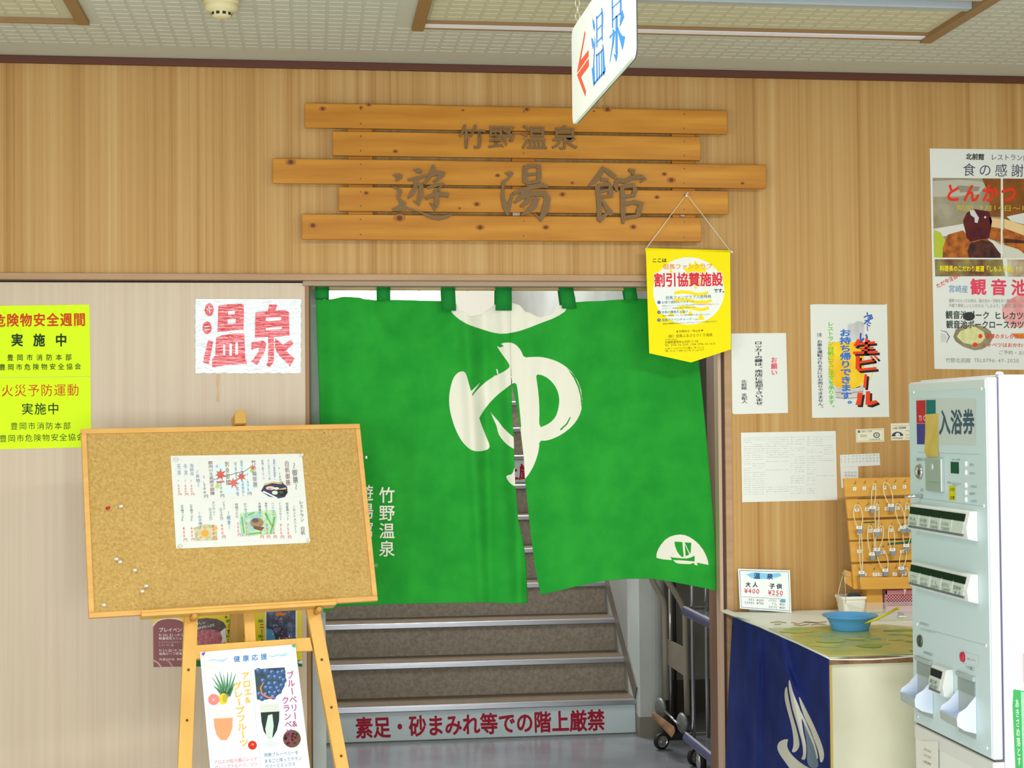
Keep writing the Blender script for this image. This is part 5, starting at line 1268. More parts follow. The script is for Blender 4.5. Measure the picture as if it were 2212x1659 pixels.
# indigo drape on the side of the counter
DPx = PX(1.452)
def dfold(px, py):
    t_ = max(0, (py - 1340) / 320)
    d = .010 + .006 * sin((px - 1578) / 15.5 - .4 + (py - 1400) / 260) * min(1, t_ * 2) + .006 * sin((px - py * .25) / 11) * max(0, 1 - t_)
    d += .010 * math.exp(-((px - 1637) / 7) ** 2) + .010 * math.exp(-((px - 1700 - (py - 1450) * .22) / 10) ** 2) + .012 * math.exp(-((px - 1660 - (py - 1380) * .55) / 9) ** 2) * max(0, 1 - t_ * 1.3)
    return d
def q6(p): return [(1540 + x / 3.778, 1220 + y / 3.778) for x, y in p]
ST1 = [smooth(q6(p)) for p in (
    [(625, 930), (640, 985), (655, 1045), (680, 1105), (705, 1160), (722, 1220), (727, 1300), (740, 1380), (760, 1460), (762, 1530), (756, 1592), (716, 1590), (735, 1560), (735, 1500), (725, 1440), (705, 1370), (690, 1310), (670, 1245), (650, 1180), (635, 1100), (620, 1020), (617, 960)],
    [(605, 990), (590, 1005), (583, 1060), (590, 1120), (605, 1180), (625, 1250), (645, 1330), (657, 1410), (658, 1480), (640, 1532), (672, 1530), (696, 1505), (708, 1470), (700, 1410), (680, 1330), (655, 1250), (635, 1170), (618, 1090), (608, 1030)],
    [(700, 1062), (705, 1110), (725, 1180), (750, 1250), (790, 1330), (820, 1410), (850, 1490), (870, 1560), (874, 1612), (892, 1615), (908, 1570), (905, 1520), (880, 1440), (850, 1370), (815, 1290), (775, 1210), (740, 1140)],
    [(690, 1160), (715, 1190), (745, 1250), (790, 1350), (830, 1450), (860, 1560), (852, 1604), (830, 1500), (790, 1400), (745, 1300)],
    [(620, 1420), (570, 1428), (535, 1450), (522, 1490), (540, 1540), (575, 1590), (625, 1659), (690, 1740), (900, 1760), (860, 1690), (785, 1659), (720, 1620), (660, 1570), (620, 1520), (605, 1480), (608, 1445)])]
ST2 = [smooth(q6([(735, 1262), (745, 1340), (765, 1440), (770, 1530), (765, 1600), (790, 1659), (865, 1659), (855, 1590), (830, 1500), (800, 1420), (770, 1350), (750, 1295)]))]
navy = cloth_mat('indigo_cloth', (24, 34, 92), (30, 44, 108), [('grey_print', (104, 120, 134)), ('pale_print', (198, 196, 184))], rough=.8)
t = thing('indigo_drape', (1.445, -.6, .9), 'indigo cloth with a pale hot-spring steam mark draped over the counter side', 'cloth')
o = cloth('drape_cloth', t, [(1333, 1582), (1500, 1573), (1659, 1567), (1900, 1555)], [(1423, 1790.5), (1900, 1792)], [(1560, 1322), (1582, 1333), (1638, 1354), (1720, 1390), (1790, 1424)], [(1550, 1850), (1800, 1985)], DPx, dfold,
          [('grey_print', ST2, []), ('pale_print', ST1, [])], navy, 110, 190)
md = o.modifiers.new('thickness', 'SOLIDIFY'); md.thickness = .0012

# price sign
t = thing('price_sign', (1.585, -.03, ZT), 'white acrylic price stand with blue border on the left of the counter', 'sign')
sp0 = Vector((1.503, -.035, ZT)); a1 = ray(1594, 1228); 
A = PY(-.035).at(1597.5, 1313.5); 
SPl = Pl((1.51, -.030, .95), Vector((-.30, -1, .12)))
T5 = C5
def psq(px, pl, off, T): return [pl.at(T[0] + x / T[2], T[1] + y / T[2], off) for x, y in px]
link('panel', MB().prism(psq([(195, 1256), (600, 1269), (612, 1600), (210, 1567)], SPl, 0, T5), SPl.n * .003), mat('sign_acrylic_white', (222, 228, 224), .25, spec=.5), t, .0006)
link('rear_flap', MB().prism([Vector((1.54, -.014, ZT)), Vector((1.62, -.03, ZT)), Vector((1.62, -.05, ZT + .09)), Vector((1.54, -.03, ZT + .09))], (0, .002, 0)), mat('sign_acrylic_white', (222, 228, 224), .25), t)
pr = Print(SPl, .0033); pr.T = T5; NB = (56, 84, 150)
pr.stroke([(208, 1270), (588, 1282), (600, 1586), (222, 1556), (208, 1270)], 4, NB)
pr.poly([(250, 1295), (270, 1300), (290, 1290), (340, 1284), (440, 1296), (520, 1290), (535, 1310), (500, 1325), (430, 1335), (340, 1338), (300, 1330)], (130, 196, 232), 0)
pr.text('温', 318, 1288, 372, 1290, 48, (34, 56, 110), .03, 2, cw=52); pr.text('泉', 420, 1292, 470, 1294, 48, (34, 56, 110), .03, 2, cw=50)
pr.text('大人', 255, 1358, 350, 1361, 42, (40, 44, 56), .04, 2, cw=40); pr.text('子供', 440, 1370, 540, 1374, 42, (40, 44, 56), .04, 2, cw=44)
pr.text('¥400', 245, 1405, 368, 1410, 52, (200, 50, 70), .012, 2); pr.text('¥250', 430, 1418, 552, 1423, 52, (200, 50, 70), .012, 2)
pr.text('（サービス税込み）', 430, 1462, 552, 1466, 12, (100, 120, 140), 0, 2)
pr.stroke([(232, 1474), (560, 1494)], 2.5, (90, 90, 110), 1); TL = (90, 96, 104)
pr.text('タオル', 275, 1484, 325, 1487, 24, TL, .012, 2); pr.text('¥200', 340, 1490, 398, 1493, 24, TL, .01, 2); pr.text('バスタオル', 242, 1508, 325, 1512, 24, TL, .012, 2); pr.text('¥700', 340, 1514, 398, 1517, 24, TL, .01, 2)
pr.text('ハブラシ', 434, 1492, 500, 1496, 24, TL, .012, 2); pr.rect(530, 1494, 566, 1520, (110, 190, 206), 1); pr.text('¥50', 520, 1498, 562, 1500, 24, TL, .01, 2); pr.text('くし', 458, 1516, 500, 1519, 24, TL, .012, 2); pr.text('¥50', 520, 1522, 562, 1525, 24, TL, .01, 2)
pr.text('カミソリ', 434, 1542, 502, 1546, 24, TL, .012, 2); pr.text('¥50', 520, 1548, 562, 1551, 24, TL, .01, 2)
pr.build('lettering', t)

# blue bowl with a yellow stick
bc = Vector((1.714, -.56, ZT + .002))
t = thing('blue_bowl', bc, 'shallow light blue plastic bowl on the green mat', 'bowl')
link('bowl', MB().lathe([(0, .003), (.050, .003), (.052, 0), (.058, 0), (.060, .003), (.0655, .022), (.074, .037), (.088, .044), (.0885, .047), (.086, .047), (.072, .040), (.063, .024), (.056, .006), (0, .006)], bc, (0, 0, 1), 56), mat('blue_bowl_plastic', (92, 168, 228), .3, spec=.5), t)
s0 = dep(1895, 1337, 4.80); s1 = dep(1939, 1314, 4.85)
t = thing('yellow_stick', s0, 'yellow stick lying in the blue bowl and poking out to the right', 'stick')
link('stick', MB().tube([bc + Vector((.03, .01, .010)), s0, s1], [.003, .004, .004], 10), mat('yellow_plastic', (238, 222, 40), .4), t)
link('knob', MB().lathe([(0, -.004), (.004, -.003), (.006, 0), (.004, .004), (0, .005)], s1, (s1 - s0), 12), mat('yellow_plastic', (238, 222, 40), .4), t)

# white tub with wire spring handle and a dark cloth
def tub(name, label, cat, x0, x1, y0, y1, z0, h, m, taper=.008, wall=.003):
    t = thing(name, ((x0 + x1) / 2, (y0 + y1) / 2, z0), label, cat)
    def ring(i, z, r):
        a, b, c_, d = x0 + i, x1 - i, y0 + i, y1 - i; P = []
        for cx, cy, a0 in ((b - r, d - r, 0), (a + r, d - r, pi / 2), (a + r, c_ + r, pi), (b - r, c_ + r, 1.5 * pi)):
            for k in range(5): g = a0 + pi / 2 * k / 4; P.append(Vector((cx + r * cos(g), cy + r * sin(g), z)))
        return P
    rs = [ring(taper, z0, .012), ring(.002, z0 + h - .012, .012), ring(-.002, z0 + h - .010, .013), ring(-.002, z0 + h, .013), ring(.002, z0 + h, .012), ring(.003, z0 + h - .01, .012), ring(taper + wall, z0 + wall, .010)]
    mb = MB(); n = len(rs[0])
    for r in rs: mb.v += r
    for i in range(len(rs) - 1):
        for j in range(n): j2 = (j + 1) % n; mb.face((i * n + j, i * n + j2, (i + 1) * n + j2, (i + 1) * n + j), 0, False)
    mb.face(list(reversed(range(n)))); mb.face([(len(rs) - 1) * n + j for j in range(n)])
    link('tub_body', mb, m, t)
    return t
tubm = mat('white_tub_plastic', (244, 242, 228), .4)
t = tub('white_tub', 'small white plastic tub left of the key rack post', 'tub', 1.835, 1.925, -.155, -.065, ZT + .001, .058, tubm)
link('dark_contents', MB().box(1.845, 1.915, -.145, -.075, ZT + .035, ZT + .046), mat('dark_soil', (50, 56, 36), .9, col2=(80, 84, 60), scale=(60, 60, 60)), t, .004)
t = thing('blue_pouch', (1.895, -.10, ZT + .05), 'dark blue crumpled pouch in the white tub', 'pouch')
link('pouch', MB().lathe([(0, 0), (.020, .002), (.026, .010), (.018, .017), (.006, .015), (0, .014)], (1.893, -.105, ZT + .047), (.1, .05, 1), 10), mat('pouch_blue', (66, 96, 116), .6), t)
t = thing('wire_hook', (1.865, -.10, ZT + .05), 'thin wire pieces with a coiled head standing in the white tub', 'wire')
wm = mat('silver_wire', (206, 200, 190), .3, .7)
hk = [dep(1780 + x / 4.61, 1000 + y / 4.61, 5.25) for x, y in ((138, 1400), (140, 1300), (165, 1200), (190, 1110))]
link('wire', MB().tube(hk, .0012, 6), wm, t); link('wire', MB().tube([dep(1780 + x / 4.61, 1000 + y / 4.61, 5.25) for x, y in ((216, 1400), (215, 1290), (208, 1200), (205, 1120))], .0012, 6), wm, t)
sp = []
for k in range(60): u = k / 59; g = u * 2 * pi * 5; p = dep(1780 + (180 + 80 * u) / 4.61, 1000 + (1100 + 30 * u) / 4.61, 5.25); sp.append(p + Vector((0, .005 * cos(g), .006 * sin(g))))
link('coil', MB().tube(sp, .0009, 5), wm, t)

# clear tray with a clip
clr = mat('clear_acrylic', (226, 234, 228), .06, spec=.5, alpha=.16)
t = thing('clear_tray', (1.96, -.28, ZT), 'clear acrylic tray in front of the key rack', 'tray')
tz = .040; tx0, tx1, ty0, ty1 = 1.83, 2.16, -.38, -.20; q = ZT + .002
link('tray_floor', MB().box(tx0 + .01, tx1, ty0 + .01, ty1 - .01, q, q + .002), clr, t)
for pts3 in ([(tx0, ty0, q + tz), (tx1, ty0, q + tz), (tx1, ty0 + .012, q), (tx0 + .012, ty0 + .012, q)], [(tx0, ty1, q + tz), (tx1, ty1, q + tz), (tx1, ty1 - .012, q), (tx0 + .012, ty1 - .012, q)]):
    link('tray_side', MB().prism([Vector(p) for p in pts3], (0, .002, 0)), clr, t)
link('tray_end', MB().prism([Vector(p) for p in ((tx0, ty0, q + tz), (tx0, ty1, q + tz), (tx0 + .012, ty1 - .012, q), (tx0 + .012, ty0 + .012, q))], (.002, 0, 0)), clr, t)
t = thing('bulldog_clip', (2.0, -.30, ZT), 'small metal clip with a white end in the clear tray', 'clip')
c0 = Vector((1.985, -.315, ZT + .0045))
link('clip_body', MB().prism([c0 + Vector(p) for p in ((-.012, 0, 0), (.012, 0, 0), (.006, 0, .016), (-.006, 0, .016))], (0, .02, 0)), mat('clip_steel', (160, 166, 172), .3, .8), t, .001)
link('clip_grip', MB().box(-.013, .013, -.004, .0, .0, .005, 0, None, c0), mat('clip_white', (240, 236, 214), .4), t, .001)

# pink basket
t = thing('pink_basket', (2.08, -.11, ZT), 'pink perforated plastic basket behind the clear tray', 'basket')
pk_ = mat('pink_plastic', (228, 156, 166), .45)
bx0, bx1, by0, by1, bz0, bh = 1.985, 2.26, -.165, -.045, ZT + .001, .078
mb = MB()
mb.box(bx0 + .006, bx1 - .006, by0 + .006, by1 - .006, bz0, bz0 + .003)
for (a, b_, c_, d) in ((bx0, bx1, by0, by0 + .003), (bx0, bx1, by1 - .003, by1), (bx0, bx0 + .003, by0, by1), (bx1 - .003, bx1, by0, by1)):
    mb.box(a, b_, c_, d, bz0, bz0 + .022); mb.box(a - .003, b_ + .003, c_ - .003, d + .003, bz0 + .064, bz0 + bh)
link('basket_body', mb, pk_, t, .0015)
lat = MB(); n = int((bx1 - bx0) / .0105)
for k in range(-4, n + 1):
    for s_ in (1, -1):
        x = bx0 + k * .0105; x2 = x + .042
        a = Vector((x, by0 + .0015, bz0 + (.022 if s_ > 0 else .064))); b_ = Vector((x2, by0 + .0015, bz0 + (.064 if s_ > 0 else .022)))
        d = b_ - a; u0 = max(0, (bx0 - a.x) / d.x); u1 = min(1, (bx1 - a.x) / d.x)
        if u1 > u0: lat.tube([a + d * u0, a + d * u1], .0016, 4)
for k in range(-4, int((by1 - by0) / .0105) + 1):
    for s_ in (1, -1):
        a = Vector((bx0 + .0015, by0 + k * .0105, bz0 + (.022 if s_ > 0 else .064))); d = Vector((0, .042, .042 * s_)); u0 = max(0, (by0 - a.y) / d.y); u1 = min(1, (by1 - a.y) / d.y)
        if u1 > u0: lat.tube([a + d * u0, a + d * u1], .0016, 4)
stuff(link('lattice', lat, pk_, t))

# ================================================================== KEY RACK
CK = (1780, 1000, 4.61)
kw = mat('key_rack_pine', (222, 168, 76), .5, col2=(208, 152, 62), scale=(3, 30, 30), lo=.3, hi=.7)
rack = thing('key_rack', (2.0, -.13, ZT), 'tilted pine rack of five slats with hooks for locker keys', 'key rack')
RP_ = Pl((1.85, -.150, 1.2), Vector((0, -1, .06)))
def rk(x, y, off=0, T=CK): return RP_.at(T[0] + x / T[2], T[1] + y / T[2], off)
sl = [((197, 155), (1300, 130), (1310, 300), (212, 338)), ((220, 366), (1310, 336), (1320, 515), (238, 552)), ((240, 574), (1320, 540), (1330, 735), (256, 768)), ((258, 786), (1330, 752), (1340, 950), (274, 988)), ((278, 1008), (1340, 970), (1350, 1240), (298, 1258))]
for q in sl: link('slat', MB().prism([rk(x, y) for x, y in q], -RP_.n * .014), kw, rack, .002)
link('back_upright', MB().prism([rk(*p, -.0145) for p in ((235, 340), (330, 345), (385, 1010), (290, 1010))], -RP_.n * .014), kw, rack)
link('shelf_lip', MB().prism([rk(*p, .0005) for p in ((326, 1136), (1345, 1130), (1345, 1238), (340, 1256))], RP_.n * .030), kw, rack, .002)
link('side_bracket', MB().prism([rk(*p, -.015) for p in ((200, 1062), (285, 1088), (298, 1256), (212, 1196))], -RP_.n * .012), kw, rack, .002)
link('post', MB().prism([rk(*p, -.004) for p in ((432, 1240), (582, 1240), (590, 1490), (425, 1490))], -RP_.n * .05), kw, rack, .002)
pr = Print(RP_, .0006); pr.T = CK
for (x, y, s_, w_) in ((520, 150, 80, (222, 120, 60)), (640, 365, 60, (222, 120, 60)), (310, 815, 60, (220, 100, 60)), (460, 1020, 90, (224, 120, 70)), (530, 1015, 40, (224, 120, 70))):
    for k in range(5): pr.stroke([(x + k * s_ / 5, y + random.uniform(-6, 6)), (x + (k + .8) * s_ / 5, y + random.uniform(-8, 10))], 3, w_)
pr.build('red_marks', rack)
pr = Print(RP_, .0011); pr.T = CK
pr.poly([(392, 590), (515, 582), (516, 594), (393, 600)], (34, 84, 60)); pr.poly([(634, 798), (790, 784), (860, 766), (1100, 745), (1100, 780), (634, 818)], (36, 100, 84))
pr.build('green_tape', rack)
hookm = mat('hook_brass', (120, 110, 70), .4, .6)
HK = [(303, 205), (398, 200), (503, 195), (610, 190), (702, 187), (797, 185), (330, 418), (428, 415), (530, 410), (627, 408), (735, 405), (832, 400), (350, 640), (455, 628), (560, 625), (662, 620), (770, 620), (350, 820), (480, 835), (580, 835), (690, 830), (800, 825), (350, 1050), (495, 1055), (612, 1045), (706, 1045), (800, 1040)]
TG = [(305, 257), (400, 252), (503, 250), (604, 246), (701, 243), (802, 238), (328, 468), (430, 463), (530, 456), (627, 456), (731, 451), (828, 445), (352, 700), (456, 676), (556, 671), (662, 671), (760, 664), (352, 880), (480, 905), (583, 890), (690, 880), (778, 880), (400, 1112), (507, 1112), (560, 1110), (707, 1106), (800, 1102)]
for i, ((hx, hy), (tx, ty)) in enumerate(zip(HK, TG)):
    p = rk(hx, hy); m = MB(); m.tube([p, p + RP_.n * .010, p + RP_.n * .014 + Vector((0, 0, .004)), p + RP_.n * .012 + Vector((0, 0, .008))], .0011, 6)
    link('hook', m, hookm, rack)
    pr = Print(RP_, .0012); pr.T = CK; w_ = 17 if i < 6 else 23
    pr.rect(tx - w_, ty - 17, tx + w_, ty + 17, mat('tag_paper', (236, 236, 228), .6)); pr.text(str(i + 1), tx - 10, ty - 14, tx + 10, ty - 14, 26, (90, 84, 110), .01, 1)
    pr.build('number_tag', rack)
# locker keys: grey block with a white number strip on a knotted cream cord
cordm = mat('cream_cord', (228, 218, 178), .8); blk = mat('key_block_grey', (150, 154, 158), .4, .3)
KEYS = [((503, 200), (484, 470), 24, 'locker key hanging from the third hook of the top slat'), ((612, 190), (668, 450), 45, 'locker key with a twisted cord from the fourth hook of the top slat'),
        ((330, 415), (352, 670), 50, 'locker key on a wide slack cord at the left end of the second slat'), ((530, 405), (526, 700), 22, 'locker key on a narrow cord from the third hook of the second slat'),
        ((735, 405), (785, 668), 45, 'locker key on a wide cord from the fifth hook of the second slat'), ((830, 395), (828, 660), 26, 'locker key from the rightmost hook of the second slat'),
        ((362, 690), (375, 1118), 16, 'locker key on a long straight cord down the left end of the rack'), ((458, 625), (478, 935), 36, 'locker key from the second hook of the third slat'),
        ((572, 625), (530, 890), 40, 'locker key swung left from the third hook of the third slat'), ((665, 622), (682, 890), 34, 'small locker key from the fourth hook of the third slat'),
        ((560, 845), (612, 1095), 55, 'locker key from the fourth slat, hanging over the middle of the bottom slat'), ((825, 640), (820, 850), 40, 'locker key beside the machine on the fourth slat'),
        ((800, 860), (770, 1075), 36, 'locker key at the right, hanging from the fourth slat to the bottom slat'), ((815, 1045), (805, 1290), 38, 'empty knotted cord loop dangling below the bottom slat')]
for i, ((x0, y0), (x1, y1), wd_, lab) in enumerate(KEYS):
    d0 = .016 + .0022 * (i % 5)
    T_ = rk(x0, y0, d0); B_ = rk(x1, y1, d0)
    t = thing('locker_key', T_, lab, 'key', 'locker keys on the rack')
    P = []
    for k in range(25):
        u = k / 24; g = u * 2 * pi
        yy = (1 - cos(g)) / 2; xx = sin(g) * (1 - .25 * yy)
        P.append(rk(x0 + (x1 - x0) * yy + xx * wd_, y0 + (y1 - 25 - y0) * yy, d0 + .0015 * sin(3 * g)))
    link('cord', MB().tube(P, .0017, 6), cordm, t)
    if i < 13:
        link('block', MB().prism([rk(x1 + a, y1 + b_, d0 - .004) for a, b_ in ((-24, -24), (26, -26), (26, 30), (-22, 32))], RP_.n * .009), blk, t, .0008)
        pr = Print(RP_, d0 + .0058); pr.T = CK; pr.rect(x1 - 30, y1 - 42, x1 + 28, y1 - 12, mat('tag_paper', (236, 236, 228), .6)); pr.text(str(30 + i), x1 - 14, y1 - 40, x1 + 14, y1 - 40, 24, (90, 90, 110), .01, 1)
        pr.build('number_strip', t)
    else:
        link('knot', MB().lathe([(0, -.006), (.003, -.004), (.0035, 0), (.002, .004), (0, .006)], rk(x1, y1 - 18, d0), (0, 0, 1), 8), cordm, t); link('cord_tail', MB().tube([rk(x1, y1 - 18, d0), rk(x1 - 2, y1 + 28, d0)], [.002, .001], 6), cordm, t)

# ================================================================== TICKET MACHINE
MX, MY0, MY1, MZ0, MZ1 = 1.632, -1.785, -1.293, .756, 1.681
XP = PX(MX)
C7 = (1940, 780, 3.607); C8 = (1940, 1220, 3.779)
pan = mat('machine_panel_bluegrey', (198, 217, 220), .42, spec=.4); whm = mat('machine_white', (210, 214, 218), .35, spec=.5); grm = mat('machine_trim_grey', (200, 204, 200), .4)
vm_ = thing('ticket_machine', (1.85, -1.54, 0), 'white bath ticket vending machine with blue-grey button panel at the right', 'vending machine')
link('door_slab', MB().box(MX, 1.657, MY0, MY1, MZ0, MZ1), whm, vm_, .003)
link('button_panel', MB().box(MX - .003, MX + .002, MY0 + .004, MY1 - .002, MZ0 + .003, MZ1 - .004), pan, vm_, .0012)
link('top_band', MB().box(MX - .0042, MX - .0028, MY0 + .006, MY1 - .004, MZ1 - .026, MZ1 - .005), mat('panel_band_pale', (206, 216, 212), .4), vm_)
link('cabinet', MB().box(1.6615, 2.02, MY0, MY1, .0, MZ1 + .006), whm, vm_, .004)
link('door_gap', MB().box(1.657, 1.6615, MY0 + .003, MY1, MZ0, MZ1), mat('gap_purple_grey', (96, 92, 120), .6), vm_)
link('base_door', MB().box(MX + .001, 1.6612, MY0, MY1, .05, MZ0 - .006), mat('machine_lower_white', (226, 228, 220), .4), vm_, .003)
link('base_gap', MB().box(MX + .006, 1.6614, MY0 + .003, MY1, MZ0 - .006, MZ0), mat('gap_dark', (96, 96, 96), .7), vm_)
link('base_rail', MB().box(MX - .0008, MX + .0012, MY0 + .002, MY1 - .002, MZ0 - .042, MZ0 - .007), mat('machine_lower_rail', (216, 218, 212), .4), vm_, .0006)
link('top_knob', MB().lathe([(0, 0), (.009, 0), (.010, .003), (.007, .007), (0, .008)], (1.668, MY0 + .010, MZ1 + .006), (0, 0, 1), 16), whm, vm_)
def X7(x, y): p = XP.at(C7[0] + x / C7[2], C7[1] + y / C7[2]); return p.y, p.z
def X8(x, y): p = XP.at(C8[0] + x / C8[2], C8[1] + y / C8[2]); return p.y, p.z
def xb(name, a, b, x0, x1, m, bevel=.0006, parent=None):
    """box on the front panel between two (y,z) corners, x0..x1 metres proud of the panel"""
    return link(name, MB().box(MX - .003 - x1, MX - .003 - x0, min(a[0], b[0]), max(a[0], b[0]), min(a[1], b[1]), max(a[1], b[1])), m, parent or vm_, bevel)
sp_ = XP.sh(.003)
pr = Print(sp_, .0004); pr.T = C7
pr.poly([(140, 290), (605, 290), (605, 655), (145, 650)], mat('label_plate_grey', (196, 204, 200), .4), 0)
pr.poly([(141, 308), (215, 304), (215, 485), (144, 485)], (182, 42, 50), 1); pr.poly([(218, 303), (293, 302), (293, 485), (218, 485)], (20, 110, 104), 1); pr.poly([(144, 488), (293, 486), (293, 650), (148, 648)], (70, 60, 134), 1); pr.flush('colour_plate', vm_)
pr.text('TIC', 160, 420, 212, 418, 56, (226, 180, 186), .03, 2); pr.text('KET', 212, 418, 290, 416, 56, (226, 180, 186), .03, 2)
pr.text('入浴券', 312, 375, 592, 368, 205, (66, 88, 104), .03, 2, cw=92, res=3)
LG = (136, 156, 160)
pr.stroke([(150, 710), (630, 728)], 2, LG, 1); pr.stroke([(170, 1068), (560, 1118), (660, 1132)], 2, LG, 1)
pr.text('硬貨投入口', 143, 752, 220, 752, 28, LG, .01, 1); pr.text('返却', 174, 992, 196, 992, 24, LG, 0, 1); pr.text('投入金額', 420, 760, 485, 760, 16, LG, 0, 1); pr.text('紙幣はこの向きに入れて', 385, 935, 492, 950, 20, (120, 140, 144), 0, 1); pr.text('下さい', 420, 955, 470, 962, 18, (120, 140, 144), 0, 1)
for yy, s_ in ((795, '発売'), (862, '釣切れ'), (965, '千円札可'), (1020, '使用中'), (1078, '一万円札')): pr.text(s_, 556, yy, 556 + 12 * len(s_) + 10, yy + 2, 24, LG, 0, 1)
pr.rect(395, 972, 447, 1086, (206, 200, 30), 1); pr.text('お釣', 404, 985, 440, 985, 30, (90, 100, 30), .01, 2); pr.text('注意', 404, 1050, 440, 1050, 28, (60, 60, 40), .02, 2)
pr.T = C8
pr.text('切符取出口', 178, 462, 256, 482, 26, LG, 0, 1); pr.stroke([(180, 512), (450, 585), (730, 660)], 2, LG, 1); pr.text('コインを入れてから押して下さい', 180, 515, 306, 548, 18, LG, -.004, 1)
pr.text('切符取出口', 210, 700, 290, 722, 28, (120, 140, 146), 0, 1); pr.text('つり銭口', 552, 815, 625, 838, 32, (120, 140, 146), .01, 1); pr.stroke([(528, 706), (655, 742), (655, 832), (528, 800), (528, 706)], 1.5, (160, 176, 180), 1); pr.text('呼出しボタン', 565, 755, 640, 772, 22, LG, 0, 1)
pr.build('panel_print', vm_)
pr = Print(PX(MX), .0024); pr.T = C8
pr.rect(188, 1440, 330, 1700, mat('instruction_label', (226, 226, 216), .5), 0); KG = (120, 128, 130)
for yy in (1488, 1535, 1590): pr.text('ご案内事項', 208, yy, 272, yy + 32, 22, KG, .02 if yy == 1590 else 0, 1)
pr.build('base_label', vm_)
tape = Print(sp_, .0016); tape.T = C7
link('tape_strip', MB().prism([sp_.at(1940 + x / 3.607, 780 + y / 3.607, o_) for x, y, o_ in ((212, 415, .001), (312, 408, .001), (314, 560, .001), (310, 700, .002), (318, 744, .002), (225, 748, .002), (205, 705, .002), (212, 560, .001))], sp_.n * .0005), mat('brown_packing_tape', (212, 184, 96), .3, spec=.5, col2=(200, 170, 84), scale=(20, 20, 20)), vm_)
# coin slot
y_, z_ = X7(180, 862)
m = MB(); m.lathe([(0, 0), (.021, 0), (.0205, .004), (.017, .008), (.014, .006), (.013, .003), (0, .003)], (MX - .003, y_, z_), (-1, 0, 0), 28)
link('coin_slot_bezel', m, mat('chrome', (206, 206, 206), .14, .95), vm_)
xb('coin_slot', X7(176, 850), X7(186, 885), .0032, .005, mat('slot_black', (30, 30, 28), .5))
p = sp_.at(*[C7[0] + 190 / C7[2], C7[1] + 1050 / C7[2]])
link('return_lever', MB().tube([p, p + Vector((-.045, .012, -.002))], [.005, .004], 12), mat('chrome', (206, 206, 206), .14, .95), vm_)
# bill acceptor
bill = mat('bill_acceptor_grey', (176, 184, 178), .35, .3)
xb('bill_acceptor', X7(245, 752), X7(372, 1022), 0, .010, bill, .002)
xb('bill_slot', X7(275, 940), X7(355, 947), .0102, .0112, mat('slot_black', (30, 30, 28), .5), 0)
m = MB(); yy, zz = X7(300, 825); m.lathe([(0, 0), (.010, 0), (.0085, .002), (0, .0024)], (MX - .013, yy, zz), (-1, 0, 0), 18); link('bill_badge', m, mat('badge_silver', (200, 206, 200), .3, .4), vm_)
xb('display_window', X7(420, 784), X7(484, 878), 0, .0008, mat('display_dark_green', (40, 66, 62), .2), 0)
for yv in (800, 868, 968, 1025, 1080):
    yy, zz = X7(540, yv); m = MB(); m.lathe([(0, 0), (.0075, 0), (.0065, .003), (0, .004)], (MX - .003, yy, zz), (-1, 0, 0), 12); link('indicator_lamp', m, mat('lamp_white', (238, 242, 240), .4), vm_)
for T_, pts_ in ((C7, ((122, 243), (652, 215), (670, 1130))), (C8, ((157, 485), (720, 660), (165, 1238), (728, 1498)))):
    for x, y in pts_:
        p = sp_.at(T_[0] + x / T_[2], T_[1] + y / T_[2]); m = MB(); m.lathe([(0, 0), (.0045, 0), (.004, .0016), (0, .002)], p, (-1, 0, 0), 10); link('screw_cap', m, mat('screw_white', (236, 240, 234), .4), vm_)
# button rows
btb = mat('button_black', (14, 16, 20), .35, spec=.25); btl = mat('button_label_grey', (196, 206, 196), .4); bts = mat('button_case_white', (226, 230, 226), .35)
def button_row(a, b, n, nm, blanks):
    y0_, z1_ = a; y1_, z0_ = b        # y0_ is the far (left) end
    u = (y0_ - y1_) / n; h = z1_ - z0_
    case = MB(); pf = [(0, z1_ + .006), (.020, z1_ + .004), (.030, z0_ + .020), (.026, z0_ - .006), (0, z0_ - .012)]
    case.prism([(MX - .003 - d, y0_ + .004, z) for d, z in pf], (0, -(y0_ - y1_) - .022, 0))
    row = link('button_row', case, bts, vm_, .002)
    for k in range(n):
        ya_, yb_ = y0_ - u * k - .002, y0_ - u * (k + 1) + .002; zm = z1_ - h * .36
        def fx(z): t_ = (z1_ - z) / (z1_ - z0_); return MX - .003 - (.0215 + t_ * .0085) 
        for nm2, za, zb, m_ in (('button_window', z1_ - .002, zm, btb), ('button_face', zm - .001, z0_ + .006, btl)):
            q = MB().prism([(fx(za), ya_, za), (fx(za), yb_, za), (fx(zb), yb_, zb), (fx(zb), ya_, zb)], (-.003, 0, 0)); link(nm2, q, m_, row, .0006)
        link('button_foot', MB().prism([(fx(z0_ + .005), ya_, z0_ + .005), (fx(z0_ + .005), yb_, z0_ + .005), (fx(z0_) , yb_, z0_), (fx(z0_), ya_, z0_)], (-.002, 0, 0)), mat('button_foot_grey', (110, 110, 120), .4), row)
        if k not in blanks:
            T_ = nm[k]; fp_ = Pl((fx((zm + z0_) / 2), 0, (zm + z0_) / 2), Vector((-1, 0, .16)))
            A = fx((zm + z0_) / 2)
            for li, s_ in enumerate(T_):
                zt_ = zm - .007 - li * .013
                a_px = proj((A - .004, ya_ - .010, zt_)); b_px = proj((A - .004, yb_ + .010, zt_)); c_px = proj((A - .004, ya_ - .010, zt_ - .011))
                pr = Print(Pl((A, 0, (zm + z0_) / 2), Vector((-1, 0, .18))), .0042); pr.text(s_, a_px[0], a_px[1], b_px[0], b_px[1], c_px[1] - a_px[1], (120, 140, 130), .01, 0); pr.build('button_print', row)
    return row
